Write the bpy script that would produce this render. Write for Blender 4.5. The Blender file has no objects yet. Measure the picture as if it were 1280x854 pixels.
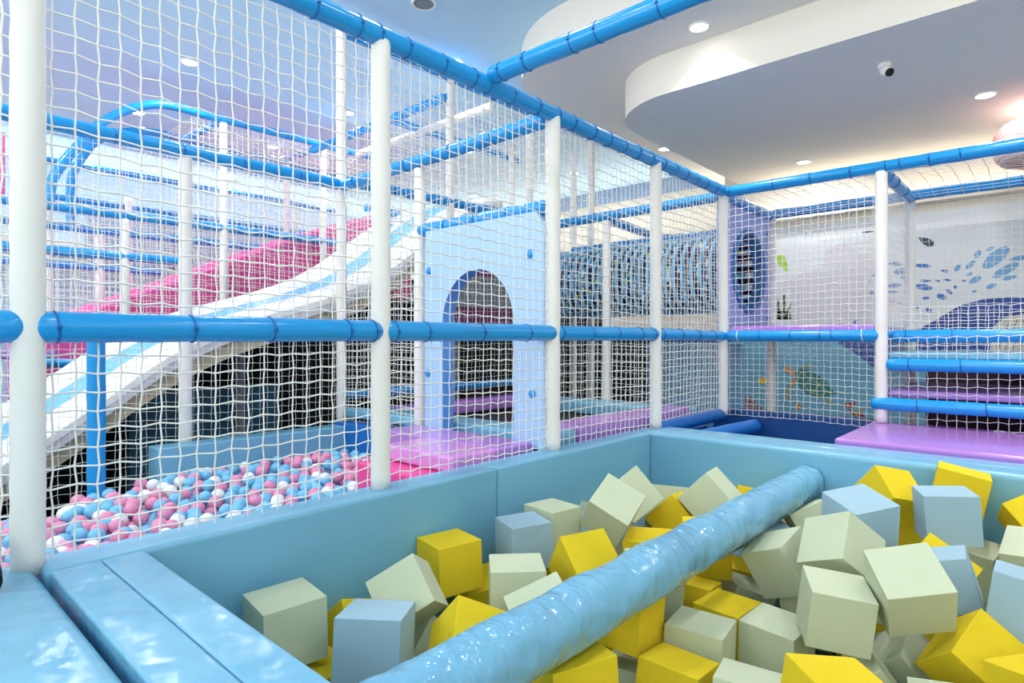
import bpy, bmesh, math, random
from mathutils import Vector, Matrix, Euler
SC = bpy.context.scene
COL = SC.collection
R = random.Random(7)
PI = math.pi

# ------------------------------------------------------------------ materials
def lin(h):
    h = h.lstrip('#'); o = []
    for i in (0, 2, 4):
        c = int(h[i:i+2], 16) / 255
        o.append(c / 12.92 if c <= .04045 else ((c + .055) / 1.055) ** 2.4)
    return (*o, 1)

def mat(name, col, rough=.5, bump=None, coat=0, spec=.5, var=None, emit=None, sheen=0):
    m = bpy.data.materials.new(name); m.use_nodes = True
    nt = m.node_tree; b = nt.nodes['Principled BSDF']
    b.inputs['Base Color'].default_value = lin(col) if isinstance(col, str) else col
    b.inputs['Roughness'].default_value = rough
    b.inputs['Specular IOR Level'].default_value = spec
    b.inputs['Coat Weight'].default_value = coat
    b.inputs['Coat Roughness'].default_value = .12
    if emit:
        b.inputs['Emission Color'].default_value = lin(emit[0]); b.inputs['Emission Strength'].default_value = emit[1]
    tc = nt.nodes.new('ShaderNodeTexCoord')
    if var:
        n = nt.nodes.new('ShaderNodeTexNoise'); n.inputs['Scale'].default_value = var[1]; n.inputs['Detail'].default_value = 4
        nt.links.new(tc.outputs['Object'], n.inputs['Vector'])
        mx = nt.nodes.new('ShaderNodeMix'); mx.data_type = 'RGBA'
        mx.inputs[6].default_value = lin(col); mx.inputs[7].default_value = lin(var[0])
        nt.links.new(n.outputs['Fac'], mx.inputs[0]); nt.links.new(mx.outputs[2], b.inputs['Base Color'])
    if bump:
        last = None
        for sc, st, dist, stretch in bump:
            n = nt.nodes.new('ShaderNodeTexNoise'); n.inputs['Scale'].default_value = sc; n.inputs['Detail'].default_value = 3
            mp = nt.nodes.new('ShaderNodeMapping'); mp.inputs['Scale'].default_value = stretch
            nt.links.new(tc.outputs['Object'], mp.inputs['Vector']); nt.links.new(mp.outputs[0], n.inputs['Vector'])
            bp = nt.nodes.new('ShaderNodeBump'); bp.inputs['Strength'].default_value = st; bp.inputs['Distance'].default_value = dist
            nt.links.new(n.outputs['Fac'], bp.inputs['Height'])
            if last: nt.links.new(last.outputs[0], bp.inputs['Normal'])
            last = bp
        nt.links.new(last.outputs[0], b.inputs['Normal'])
    return m

ONE = (1, 1, 1)
M = dict(
    pad=mat('pale_blue_vinyl', '#76b2d2', .17, [(4, .45, .03, (1, 1, 1)), (11, .22, .01, (1, .7, 1))]),
    padwall=mat('pale_blue_wall_vinyl', '#76b2d2', .3, [(2.5, .4, .03, ONE)]),
    padtop=mat('wrinkled_pale_blue_vinyl', '#7cb6d4', .2, [(4, .6, .03, (1, 5, 1)), (30, .4, .006, (1, .5, 1))]),
    beam=mat('wrinkled_beam_vinyl', '#76b0d2', .09, [(5, .6, .04, (1, 1, 1)), (13, .75, .022, (1.5, .6, .6)), (30, .5, .006, (1, .5, .5))]),
    rail=mat('bright_blue_vinyl', '#1b98e0', .22, [(9, .25, .01, ONE)]),
    tie=mat('dark_blue_cable_tie', '#0b63ad', .4),
    tiew=mat('white_cable_tie', '#e8ecee', .4),
    pole=mat('white_foam_vinyl', '#efebe7', .42, [(60, .25, .004, (1, 1, .5))]),
    net=mat('white_net_cord', '#f1efea', .8),
    sage=mat('pale_sage_foam', '#c8cfb4', .95, [(220, .25, .002, ONE)], spec=.15, var=('#c2c9ad', 6)),
    yellow=mat('yellow_foam', '#e6ca30', .95, [(220, .25, .002, ONE)], spec=.15, var=('#e0c228', 6)),
    lightblue=mat('pale_blue_foam', '#a3bfcf', .95, [(220, .25, .002, ONE)], spec=.15, var=('#9bb8ca', 6)),
    navy=mat('navy_vinyl', '#0b4486', .4, [(6, .3, .01, ONE)]),
    royal=mat('royal_blue_vinyl', '#1a6fc4', .35, [(6, .3, .01, ONE)]),
    purple=mat('purple_vinyl', '#b47fd2', .18, [(3, .3, .02, ONE), (50, .15, .002, ONE)]),
    lilac=mat('lilac_vinyl', '#dd95e0', .18, [(3, .3, .02, ONE)]),
    hot=mat('hot_pink_vinyl', '#ee3f93', .22, [(3, .3, .02, ONE)]),
    panel=mat('pale_blue_panel', '#accff0', .45),
    paneledge=mat('panel_edge', '#5f9ade', .45),
    violet=mat('violet_blue_panel', '#93a6e2', .42),
    flange=mat('tube_flange', '#3a76b4', .35),
    ring=mat('pale_blue_tube_ring', '#74bfe8', .35),
    bolt=mat('blue_bolt_cap', '#2f9be0', .25),
    slidew=mat('white_fibreglass', '#f0eeee', .22),
    slideb=mat('sky_blue_slide_lane', '#5fbbea', .25),
    slides=mat('pale_grey_skirt', '#d3d2da', .5),
    beige=mat('beige_board', '#c9bda2', .7),
    pinkm=mat('magenta_plush', '#e857a6', .9, [(90, .4, .01, ONE)]),
    black=mat('black_mesh_bed', '#16181c', .7, [(200, .4, .002, ONE)]),
    dark=mat('dark_surround', '#15181d', .9),  # near black; on the backdrops it stands for deep shade
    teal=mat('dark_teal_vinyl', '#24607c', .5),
    grey=mat('grey_mesh_board', '#85898d', .8, [(120, .5, .004, ONE)]),
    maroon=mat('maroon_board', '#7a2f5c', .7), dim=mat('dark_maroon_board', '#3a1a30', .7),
    steel=mat('grey_steel_post', '#7d838d', .45),
    wallb=mat('pale_blue_paint', '#b4d2f0', .85),
    bulk=mat('grey_blue_paint', '#8fa6c4', .8),
    cream=mat('cream_paint', '#ece4d4', .85),
    ceilb=mat('blue_ceiling_paint', '#c4e4f6', .9, [(3, .15, .01, ONE)]),
    ceilw=mat('white_ceiling_paint', '#ebe7df', .9),
    floor=mat('grey_floor', '#8d9094', .6, var=('#7f8286', 4)),
    lamp=mat('lamp_glow', '#ffffff', .5, emit=('#fffaf0', 22)),
    rim=mat('lamp_rim', '#f3f3f3', .5),
    pinkb=mat('pink_ball', '#e58db4', .3), blueb=mat('blue_ball', '#73bde4', .3), whiteb=mat('white_ball', '#f0eff0', .3),
    pinkp=mat('pink_ribbed_shade', '#e6b3b4', .7),
    rubber=mat('black_rubber', '#0a0a0b', .6),
)

# ------------------------------------------------------------------ helpers
def link(name, bm, m, parent=None, smooth=True, loc=None):
    me = bpy.data.meshes.new(name); bm.normal_update(); bm.to_mesh(me); bm.free()
    for x in (m if isinstance(m, (list, tuple)) else [m]): me.materials.append(M[x] if isinstance(x, str) else x)
    if smooth:
        for p in me.polygons: p.use_smooth = True
    o = bpy.data.objects.new(name, me); COL.objects.link(o)
    if parent: o.parent = parent
    if loc is not None: o.location = loc
    return o

def tag(o, label, cat, group=None, kind=None):
    o['label'] = label; o['category'] = cat
    if group: o['group'] = group
    if kind: o['kind'] = kind
    return o

def thing(name, label, cat, loc=(0, 0, 0), group=None):
    o = bpy.data.objects.new(name, None); COL.objects.link(o); o.location = loc; o.empty_display_size = .1
    return tag(o, label, cat, group)

def struct(name, bm, m, smooth=False):
    o = link(name, bm, m, None, smooth); o['kind'] = 'structure'; return o

def box(bm, x0, x1, y0, y1, z0, z1, bev=0, seg=3, mi=0, sub=0):
    r = bmesh.ops.create_cube(bm, size=1)
    vs = r['verts']
    for v in vs: v.co = Vector(((x0 + x1) / 2 + v.co.x * (x1 - x0), (y0 + y1) / 2 + v.co.y * (y1 - y0), (z0 + z1) / 2 + v.co.z * (z1 - z0)))
    fs = list({f for v in vs for f in v.link_faces})
    for f in fs: f.material_index = mi
    if bev:
        es = list({e for v in vs for e in v.link_edges})
        bmesh.ops.bevel(bm, geom=es, offset=bev, segments=seg, profile=.6, affect='EDGES')
    return bm

def frame_of(d):
    d = d.normalized(); a = Vector((0, 0, 1)) if abs(d.z) < .9 else Vector((1, 0, 0))
    u = d.cross(a).normalized(); return u, d.cross(u).normalized()

def sweep(bm, pts, rad, seg=8, caps=True, mi=0, closed=False):
    """tube through pts; rad number or list"""
    n = len(pts); rings = []
    pts = [Vector(p) for p in pts]
    u = None
    for i, p in enumerate(pts):
        if closed: d = pts[(i + 1) % n] - pts[i - 1]
        else: d = (pts[min(i + 1, n - 1)] - pts[max(i - 1, 0)])
        d = d.normalized()
        if u is None: u, w = frame_of(d)
        else:
            u = (u - d * u.dot(d)).normalized(); w = d.cross(u)
        r = rad[i] if isinstance(rad, (list, tuple)) else rad
        rings.append([bm.verts.new(p + (u * math.cos(2 * PI * k / seg) + w * math.sin(2 * PI * k / seg)) * r) for k in range(seg)])
    m = n if closed else n - 1
    for i in range(m):
        a, b = rings[i], rings[(i + 1) % n]
        for k in range(seg):
            f = bm.faces.new((a[k], a[(k + 1) % seg], b[(k + 1) % seg], b[k])); f.material_index = mi
    if caps and not closed:
        f = bm.faces.new(rings[0][::-1]); f.material_index = mi
        f = bm.faces.new(rings[-1]); f.material_index = mi
    return bm

def prism(bm, poly, axis, a, b, mi=0, bev=0):
    """extrude a 2D polygon between a and b along axis"""
    def P(u, v, t):
        return {'x': (t, u, v), 'y': (u, t, v), 'z': (u, v, t)}[axis]
    A = [bm.verts.new(P(u, v, a)) for u, v in poly]; B = [bm.verts.new(P(u, v, b)) for u, v in poly]
    fs = [bm.faces.new(A[::-1]), bm.faces.new(B)]
    n = len(poly)
    for i in range(n): fs.append(bm.faces.new((A[i], A[(i + 1) % n], B[(i + 1) % n], B[i])))
    bmesh.ops.recalc_face_normals(bm, faces=fs)
    for f in fs: f.material_index = mi
    if bev:
        bmesh.ops.bevel(bm, geom=list({e for f in fs[:2] for e in f.edges}), offset=bev, segments=2, profile=.6, affect='EDGES')
    return bm

def foam_tube(p0, p1, r, wob=.0012, step=.06, taper=True, seg=20, rnd=None):
    """a padded sleeve: slightly uneven tube with rounded ends"""
    rnd = rnd or R
    p0, p1 = Vector(p0), Vector(p1); L = (p1 - p0).length; d = (p1 - p0) / L
    n = max(4, int(L / step)); pts, rad = [], []
    if taper:
        for s, q in ((.0, .55), (.008, .86), (.022, 1)): pts.append(p0 + d * s); rad.append(r * q)
    for i in range(1, n):
        s = L * i / n
        if .03 < s < L - .03: pts.append(p0 + d * s); rad.append(r + rnd.uniform(-wob, wob))
    if taper:
        for s, q in ((.022, 1), (.008, .86), (0, .55)): pts.append(p1 - d * s); rad.append(r * q)
    else:
        pts = [p0] + pts + [p1]; rad = [r] + rad + [r]
    bm = bmesh.new(); sweep(bm, pts, rad, seg)
    return bm

def rail(label, p0, p1, ties=(), r=.045, m='rail', white=(), group=None, cat='rail', name='padded_rail'):
    root = thing(name, label, cat, (Vector(p0) + Vector(p1)) / 2, group)
    c = root.location.copy(); p0, p1 = Vector(p0) - c, Vector(p1) - c
    link('foam_sleeve', foam_tube(p0, p1, r), m, root)
    d = (p1 - p0).normalized(); L = (p1 - p0).length; u, w = frame_of(d)
    for t in ties:
        bm = bmesh.new(); q = p0 + d * L * t
        sweep(bm, [q + (u * math.cos(2 * PI * k / 20) + w * math.sin(2 * PI * k / 20)) * (r + .0012) + d * .004 * math.sin(2 * PI * k / 20) for k in range(20)], .0032, 6, closed=True)
        box(bm, *(v for i in range(3) for v in ((q + u * (r + .003))[i] - .005, (q + u * (r + .003))[i] + .005)))
        t_o = link('cable_tie', bm, 'tiew' if t in white else 'tie', root)
        if t in white: t_o['label'] = 'white cable tie'
    return root

def pole(label, x, y, z0, z1, r=.042, m='pole', group=None, name='padded_pole', lean=(0, 0)):
    rnd = random.Random(hash((round(x * 100), round(y * 100))) & 0xffff)
    n = int((z1 - z0) / .05); pts, rad = [], []
    for i in range(n + 1):
        t = i / n
        pts.append((lean[0] * t + rnd.uniform(-.0008, .0008), lean[1] * t + rnd.uniform(-.0008, .0008), (z1 - z0) * t))
        rad.append(r + rnd.uniform(-.0014, .0014) - (.002 if i % 9 == 4 else 0))
    pts.append((lean[0], lean[1], z1 - z0 + .004)); rad.append(r * .6)
    bm = bmesh.new(); sweep(bm, pts, rad, 20)
    o = link(name, bm, m, None, True, (x, y, z0))
    return tag(o, label, 'pole', group)

def net(label, org, ud, vd, w, h, cell=.055, r=.0027, knots=False, seed=1, bulge=.015, group=None, cellv=None, ziga=.035, name='safety_net', clip=None):
    """knotted rope net: wavering cords both ways"""
    rnd = random.Random(seed)
    ud, vd = Vector(ud).normalized(), Vector(vd).normalized(); nd = ud.cross(vd)
    nu = max(2, round(w / cell)); nv = max(2, round(h / (cellv or cell))); cu, cv = w / nu, h / nv
    ph = rnd.uniform(0, 6)
    def pt(i, j):
        x, y = cu * i, cv * j
        edge = 0 if i in (0, nu) else 1
        x += ((-1) ** (i + j)) * ziga * cu * edge + rnd.uniform(-.035, .035) * cu * edge
        y += ((-1) ** i) * .06 * cv + rnd.uniform(-.045, .045) * cv + math.sin(x * 3 + ph) * .2 * cv
        b = bulge * math.sin(PI * i / nu) * math.sin(PI * j / nv) + rnd.uniform(-.002, .002)
        return ud * x + vd * y + nd * b
    G = [[pt(i, j) for j in range(nv + 1)] for i in range(nu + 1)]
    ok = (lambda i, j: True) if clip is None else (lambda i, j: clip(cu * i, cv * j))
    bm = bmesh.new()
    def run(seq):
        cur = []
        for (i, j) in seq:
            if ok(i, j): cur.append(G[i][j])
            else:
                if len(cur) > 1: sweep(bm, cur, r, 4, caps=False)
                cur = []
        if len(cur) > 1: sweep(bm, cur, r, 4, caps=False)
    for i in range(nu + 1): run([(i, j) for j in range(nv + 1)])
    for j in range(nv + 1): run([(i, j) for i in range(nu + 1)])
    if knots:
        for i in range(1, nu):
            for j in range(nv + 1):
                if ok(i, j): bmesh.ops.create_icosphere(bm, subdivisions=1, radius=r * 1.35, matrix=Matrix.Translation(G[i][j]) @ Matrix.Scale(1.5, 4, vd))
    o = link(name, bm, 'net', None, True, Vector(org))
    return tag(o, label, 'net', group)

def padbox(name, label, cat, x0, x1, y0, y1, z0, z1, m, bev=.02, group=None, parent=None):
    c = Vector(((x0 + x1) / 2, (y0 + y1) / 2, z0))
    bm = bmesh.new(); box(bm, x0 - c.x, x1 - c.x, y0 - c.y, y1 - c.y, 0, z1 - z0, min(bev, (z1 - z0) * .45, (x1 - x0) * .45, (y1 - y0) * .45), 4)
    if parent: return link(name, bm, m, parent, True, c - parent.location)
    return tag(link(name, bm, m, None, True, c), label, cat, group)

def arc(cx, cy, r, a0, a1, n=10):
    return [(cx + r * math.cos(math.radians(a0 + (a1 - a0) * i / n)), cy + r * math.sin(math.radians(a0 + (a1 - a0) * i / n))) for i in range(n + 1)]

# ------------------------------------------------------------------ camera (level, 21 mm)
F_PX, YAW, CZ, HY = 753.8, math.radians(42.065), 1.46, 424
cam = bpy.data.cameras.new('camera'); co = bpy.data.objects.new('camera', cam); COL.objects.link(co)
co.location = (0, 0, CZ); co.rotation_euler = (PI / 2, 0, YAW - PI / 2)
cam.sensor_width = 36; cam.lens = 36 * F_PX / 1280; cam.shift_y = -3 / 1280; cam.clip_start = .02
SC.camera = co
def project(p):
    Z = p[0] * math.cos(YAW) + p[1] * math.sin(YAW); Rr = p[0] * math.sin(YAW) - p[1] * math.cos(YAW)
    return (640 + F_PX * Rr / Z, HY - F_PX * (p[2] - CZ) / Z, Z) if Z > .05 else (-999, -999, Z)

# the play frame stands on a 1.2 m grid
GX = [.349, 1.549, 2.749, 3.949, 5.149, 6.349]
Y0, Y1, Y2, Y3, Y4, Y5, Y6 = .962, 2.16, 3.364, 4.375, 5.6, 6.877, 8.08
TOP = 2.77

# ------------------------------------------------------------------ room shell
bm = bmesh.new(); box(bm, -5, 10.5, -5, 12, -.1, 0); struct('floor', bm, 'floor')
bm = bmesh.new(); box(bm, -5.1, 10.5, 12, 12.1, 0, 4.3); struct('wall_back', bm, 'wallb')
bm = bmesh.new(); box(bm, -5.1, -5, -5, 12, 0, 4.3); struct('wall_left', bm, 'cream')
bm = bmesh.new(); box(bm, -5.1, 10.5, -5.1, -5, 0, 4.3); struct('wall_front', bm, 'cream')
bm = bmesh.new(); box(bm, 9.6, 9.7, 3.5, 12, 0, 4.0, mi=0); box(bm, 9.55, 9.7, 3.5, 12, 4.0, 4.3, mi=1); struct('wall_recess', bm, ['cream', 'bulk'])
bm = bmesh.new(); box(bm, 8.4, 9.8, -5, 3.5, 0, 4.3); struct('wall_right', bm, 'cream')
bm = bmesh.new(); box(bm, -5.1, 10.5, -5.1, 12.1, 4.25, 4.4); struct('ceiling', bm, 'ceilb')

def island(name, x0, y1, rad, z0, z1):
    poly = [(x0, -5)] + [p for p in arc(x0 + rad, y1 - rad, rad, 180, 90, 24)] + [(9.5, y1), (9.5, -5)]
    bm = bmesh.new(); prism(bm, poly, 'z', z0, z1)
    o = link(name, bm, 'ceilw', None, False); o['kind'] = 'structure'
    return o
island('ceiling_upper', 4.0, 4.12, 1.15, 3.95, 4.26)
island('ceiling_lower', 4.8, 3.25, .72, 3.6, 3.96)

# ------------------------------------------------------------------ ceiling lamps
POWER = 16
def downlight(label, x, y, z, r=.075, group=None, spread=178):
    t = thing('downlight', label, 'light', (x, y, z), group)
    bm = bmesh.new(); sweep(bm, [(r * math.cos(2 * PI * k / 24), r * math.sin(2 * PI * k / 24), -.004) for k in range(24)], .011, 6, closed=True)
    link('trim_ring', bm, 'rim', t)
    bm = bmesh.new(); bmesh.ops.create_cone(bm, cap_ends=True, segments=24, radius1=r, radius2=r, depth=.008, matrix=Matrix.Translation((0, 0, -.006)))
    link('lens', bm, 'lamp', t, False)
    L = bpy.data.lights.new('downlight_beam', 'AREA'); L.shape = 'DISK'; L.size = r * 2; L.energy = POWER; L.color = (1, .96, .9); L.spread = math.radians(spread)
    lo = bpy.data.objects.new('downlight_beam', L); COL.objects.link(lo); lo.location = (x, y, z - .014)
    return t
for lb, x, y, z in [
    ('round downlight in the blue ceiling seen through the net at top left', 2.33, 6.47, 4.25),
    ('round downlight in the blue ceiling framed by the curved net arch at left', 2.42, 8.38, 4.25),
    ('round downlight seen low through the netting between the white posts', 4.16, 8.42, 4.25),
    ('tiny round downlight seen just right of the tall white post', 4.16, 6.48, 4.25),
    ('round downlight in the blue ceiling just above the long top rail', 4.12, 4.48, 4.25),
    ('round downlight in the white ceiling above the blue cross rail', 4.56, 2.11, 3.95),
    ('round downlight in the white ceiling above the far end of the top rail', 7.18, 3.80, 3.95),
    ('round downlight at the right in the lowest white ceiling', 6.69, .46, 3.6),
    ('round downlight in the lowest white ceiling near the back wall', 7.75, 2.26, 3.6)]:
    downlight(lb, x, y, z, spread=105 if z == 3.95 else 178)
for x, y, z in [(2.33, 4.48, 4.25), (2.33, 2.4, 4.25), (.4, 6.47, 4.25), (.4, 4.48, 4.25), (.4, 2.4, 4.25), (-1.6, 4.48, 4.25), (2.33, .4, 4.25), (.4, .4, 4.25), (2.33, -1.6, 4.25), (.4, -1.8, 4.25), (4.3, .2, 3.95), (4.3, -1.8, 3.95), (6.69, -1.4, 3.6), (6.2, 6.48, 4.25), (6.2, 8.42, 4.25), (8.2, 6.0, 4.25), (.4, 8.42, 4.25), (-1.6, 7.5, 4.25), (2.4, 10.4, 4.25), (4.4, 10.4, 4.25), (8.2, 8.42, 4.25), (6.2, 10.4, 4.25), (6.4, -3.4, 3.6)]:
    downlight('round recessed ceiling downlight outside the view, over the play hall', x, y, z, group='other ceiling downlights', spread=105 if z == 3.95 else 178)

t = thing('ceiling_speaker', 'round grey speaker grille in the blue ceiling at the top edge of the photo', 'speaker', (3.22, 3.89, 4.25))
bm = bmesh.new(); bmesh.ops.create_cone(bm, cap_ends=True, segments=32, radius1=.085, radius2=.085, depth=.012, matrix=Matrix.Translation((0, 0, -.007))); link('grille', bm, 'grey', t, False)
bm = bmesh.new(); sweep(bm, [(.092 * math.cos(2 * PI * k / 28), .092 * math.sin(2 * PI * k / 28), -.006) for k in range(28)], .012, 6, closed=True); link('trim_ring', bm, 'rim', t)

t = thing('security_camera', 'small white security camera with a black lens on the lower white ceiling', 'camera', (5.42, .99, 3.6))
bm = bmesh.new(); bmesh.ops.create_cone(bm, cap_ends=True, segments=20, radius1=.05, radius2=.045, depth=.03, matrix=Matrix.Translation((0, 0, -.015))); link('mount', bm, 'rim', t)
bm = bmesh.new(); sweep(bm, [(.02, .02, -.03), (-.005, -.01, -.06), (-.03, -.035, -.085)], [.03, .036, .036], 16); link('body', bm, 'rim', t)
bm = bmesh.new(); sweep(bm, [(-.028, -.033, -.083), (-.04, -.045, -.092)], [.031, .03], 16); link('lens', bm, 'rubber', t)

t = thing('hanging_lamp', 'round pink ribbed drum hanging near the right ceiling edge', 'lamp', (7.35, -.02, 3.27))
bm = bmesh.new()
n = 12
for k in range(n):
    z = -.15 + .3 * k / (n - 1); rr = .46 * (1 - .1 * (abs(z) / .15) ** 4)
    sweep(bm, [(rr * math.cos(2 * PI * a / 40), rr * math.sin(2 * PI * a / 40), z) for a in range(40)], .015, 6, closed=True)
link('shade', bm, 'pinkp', t)
bm = bmesh.new(); bmesh.ops.create_cone(bm, cap_ends=True, segments=40, radius1=.42, radius2=.42, depth=.02, matrix=Matrix.Translation((0, 0, .15))); link('top_plate', bm, 'pinkp', t, False)
bm = bmesh.new(); sweep(bm, [(0, 0, .15), (0, 0, .33)], .012, 8); link('stem', bm, 'rim', t)
L = bpy.data.lights.new('hanging_lamp_uplight', 'AREA'); L.shape = 'DISK'; L.size = .5; L.energy = 4; L.color = (1, .95, .86)
lo = bpy.data.objects.new('hanging_lamp_uplight', L); COL.objects.link(lo); lo.location = (7.35, -.02, 3.44); lo.rotation_euler = (PI, 0, 0)
# warm cove lamps along the foot of the lower ceiling by the right wall
L = bpy.data.lights.new('ceiling_uplight', 'AREA'); L.shape = 'RECTANGLE'; L.size = .06; L.size_y = 5; L.energy = 11; L.color = (1, .9, .76)
lo = bpy.data.objects.new('ceiling_uplight', L); COL.objects.link(lo); lo.location = (8.3, .6, 3.12); lo.rotation_euler = (PI, 0, 0)
bm = bmesh.new(); box(bm, 8.22, 8.4, -4, 3.5, 3.02, 3.1); struct('trim_1', bm, 'cream')

# uplights added on the outer walls, out of view, to brighten the ceiling
def added_uplight(n, x, y, z, sx, sy, e, rot):
    L = bpy.data.lights.new('ceiling_uplight', 'AREA'); L.shape = 'RECTANGLE'; L.size = sx; L.size_y = sy; L.energy = e; L.color = (1, .95, .88)
    o = bpy.data.objects.new('ceiling_uplight', L); COL.objects.link(o); o.location = (x, y, z); o.rotation_euler = rot
for k, (x0, x1, y0, y1) in enumerate([(-5, -4.5, -5, 12), (-5, 9.5, 11.1, 12), (-5, 4, -5, -4.5), (9.1, 9.6, 3.6, 12)]):
    bm = bmesh.new(); box(bm, x0, x1, y0, y1, 2.86, 2.94); struct('trim_%d' % (k + 2), bm, 'cream')  # ledges added to carry the extra uplights
added_uplight(1, -4.6, 3.5, 3.0, .1, 16, 620, (0, PI + .6, 0))
added_uplight(2, 2.3, 11.3, 3.0, 14, .1, 130, (PI + .6, 0, 0))
added_uplight(4, 9.2, 7.6, 3.0, .1, 8, 70, (0, PI - .6, 0))
added_uplight(3, -.6, -4.6, 3.0, 8.5, .1, 90, (PI - .6, 0, 0))

# ------------------------------------------------------------------ foam pit surround
FW = 'padded pit wall'
padbox('padded_wall', 'long pale blue padded pit wall in front of the ball pit', FW, .37, 2.178, 2.06, 2.225, 0, .82, 'padwall', .018)
padbox('padded_wall', 'pale blue padded pit wall from the vertical seam to the far corner', FW, 2.182, 3.70, 2.06, 2.225, 0, .82, 'padwall', .018)
padbox('padded_wall', 'pale blue padded wall across the far end of the foam pit', FW, 3.705, 3.90, -1.6, 2.225, 0, .82, 'padwall', .03)
padbox('padded_wall', 'second pale blue padded wall strip between the pit end and the purple mat', FW, 3.905, 4.105, -1.6, 2.225, 0, .815, 'pad', .03)
padbox('padded_ledge', 'narrow pale blue padded ledge on the pit side at lower left', 'padded ledge', .5015, .612, -1.2, 2.055, 0, .82, 'pad', .009)
padbox('padded_ledge', 'narrow pale blue padded ledge beside the dark gap at lower left', 'padded ledge', .38, .4995, -1.2, 2.055, 0, .82, 'pad', .009)
padbox('padded_bench', 'wide pale blue padded ledge in the bottom left corner of the photo', 'padded ledge', -.7, .362, -1.2, 2.23, 0, .815, 'pad', .035)
bm = bmesh.new(); box(bm, .612, 3.70, -1.6, 2.06, -.01, .002); struct('floor_pit', bm, 'teal')
t = tag(link('rubber_wedge', sweep(bmesh.new(), [(0, 0, 0), (.0, .05, .015), (0, .1, .05), (0, .16, .09)], [.035, .04, .036, .02], 14), 'rubber', None, True, (.235, 1.98, .845)), 'small black rounded object on the ledge at the left edge of the photo', 'rubber wedge')

# the beam across the pit
BX0, BX1, BY, BZ, BR = -.3, 3.703, 1.056, .647, .091
rnd = random.Random(3); pts, rad = [], []
n = 90
for i in range(n + 1):
    s = i / n; x = BX0 + (BX1 - BX0) * s
    pts.append((x - 1.7, 0, 0)); rad.append(BR + .0022 * math.sin(s * 60) + rnd.uniform(-.0012, .0012))
bm = bmesh.new(); sweep(bm, pts, rad, 40)
for v in bm.verts:
    a = math.atan2(v.co.z, v.co.y); k = .0022 * math.sin(a * 5 + v.co.x * 17) + .0014 * math.sin(a * 9 - v.co.x * 31)
    q = Vector((0, v.co.y, v.co.z)); v.co += q.normalized() * k if q.length > .02 else Vector()
b = tag(link('padded_beam', bm, 'beam', None, True, (1.7, BY, BZ)), 'wrinkled glossy blue padded roller beam crossing the foam pit', 'padded beam')

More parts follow.
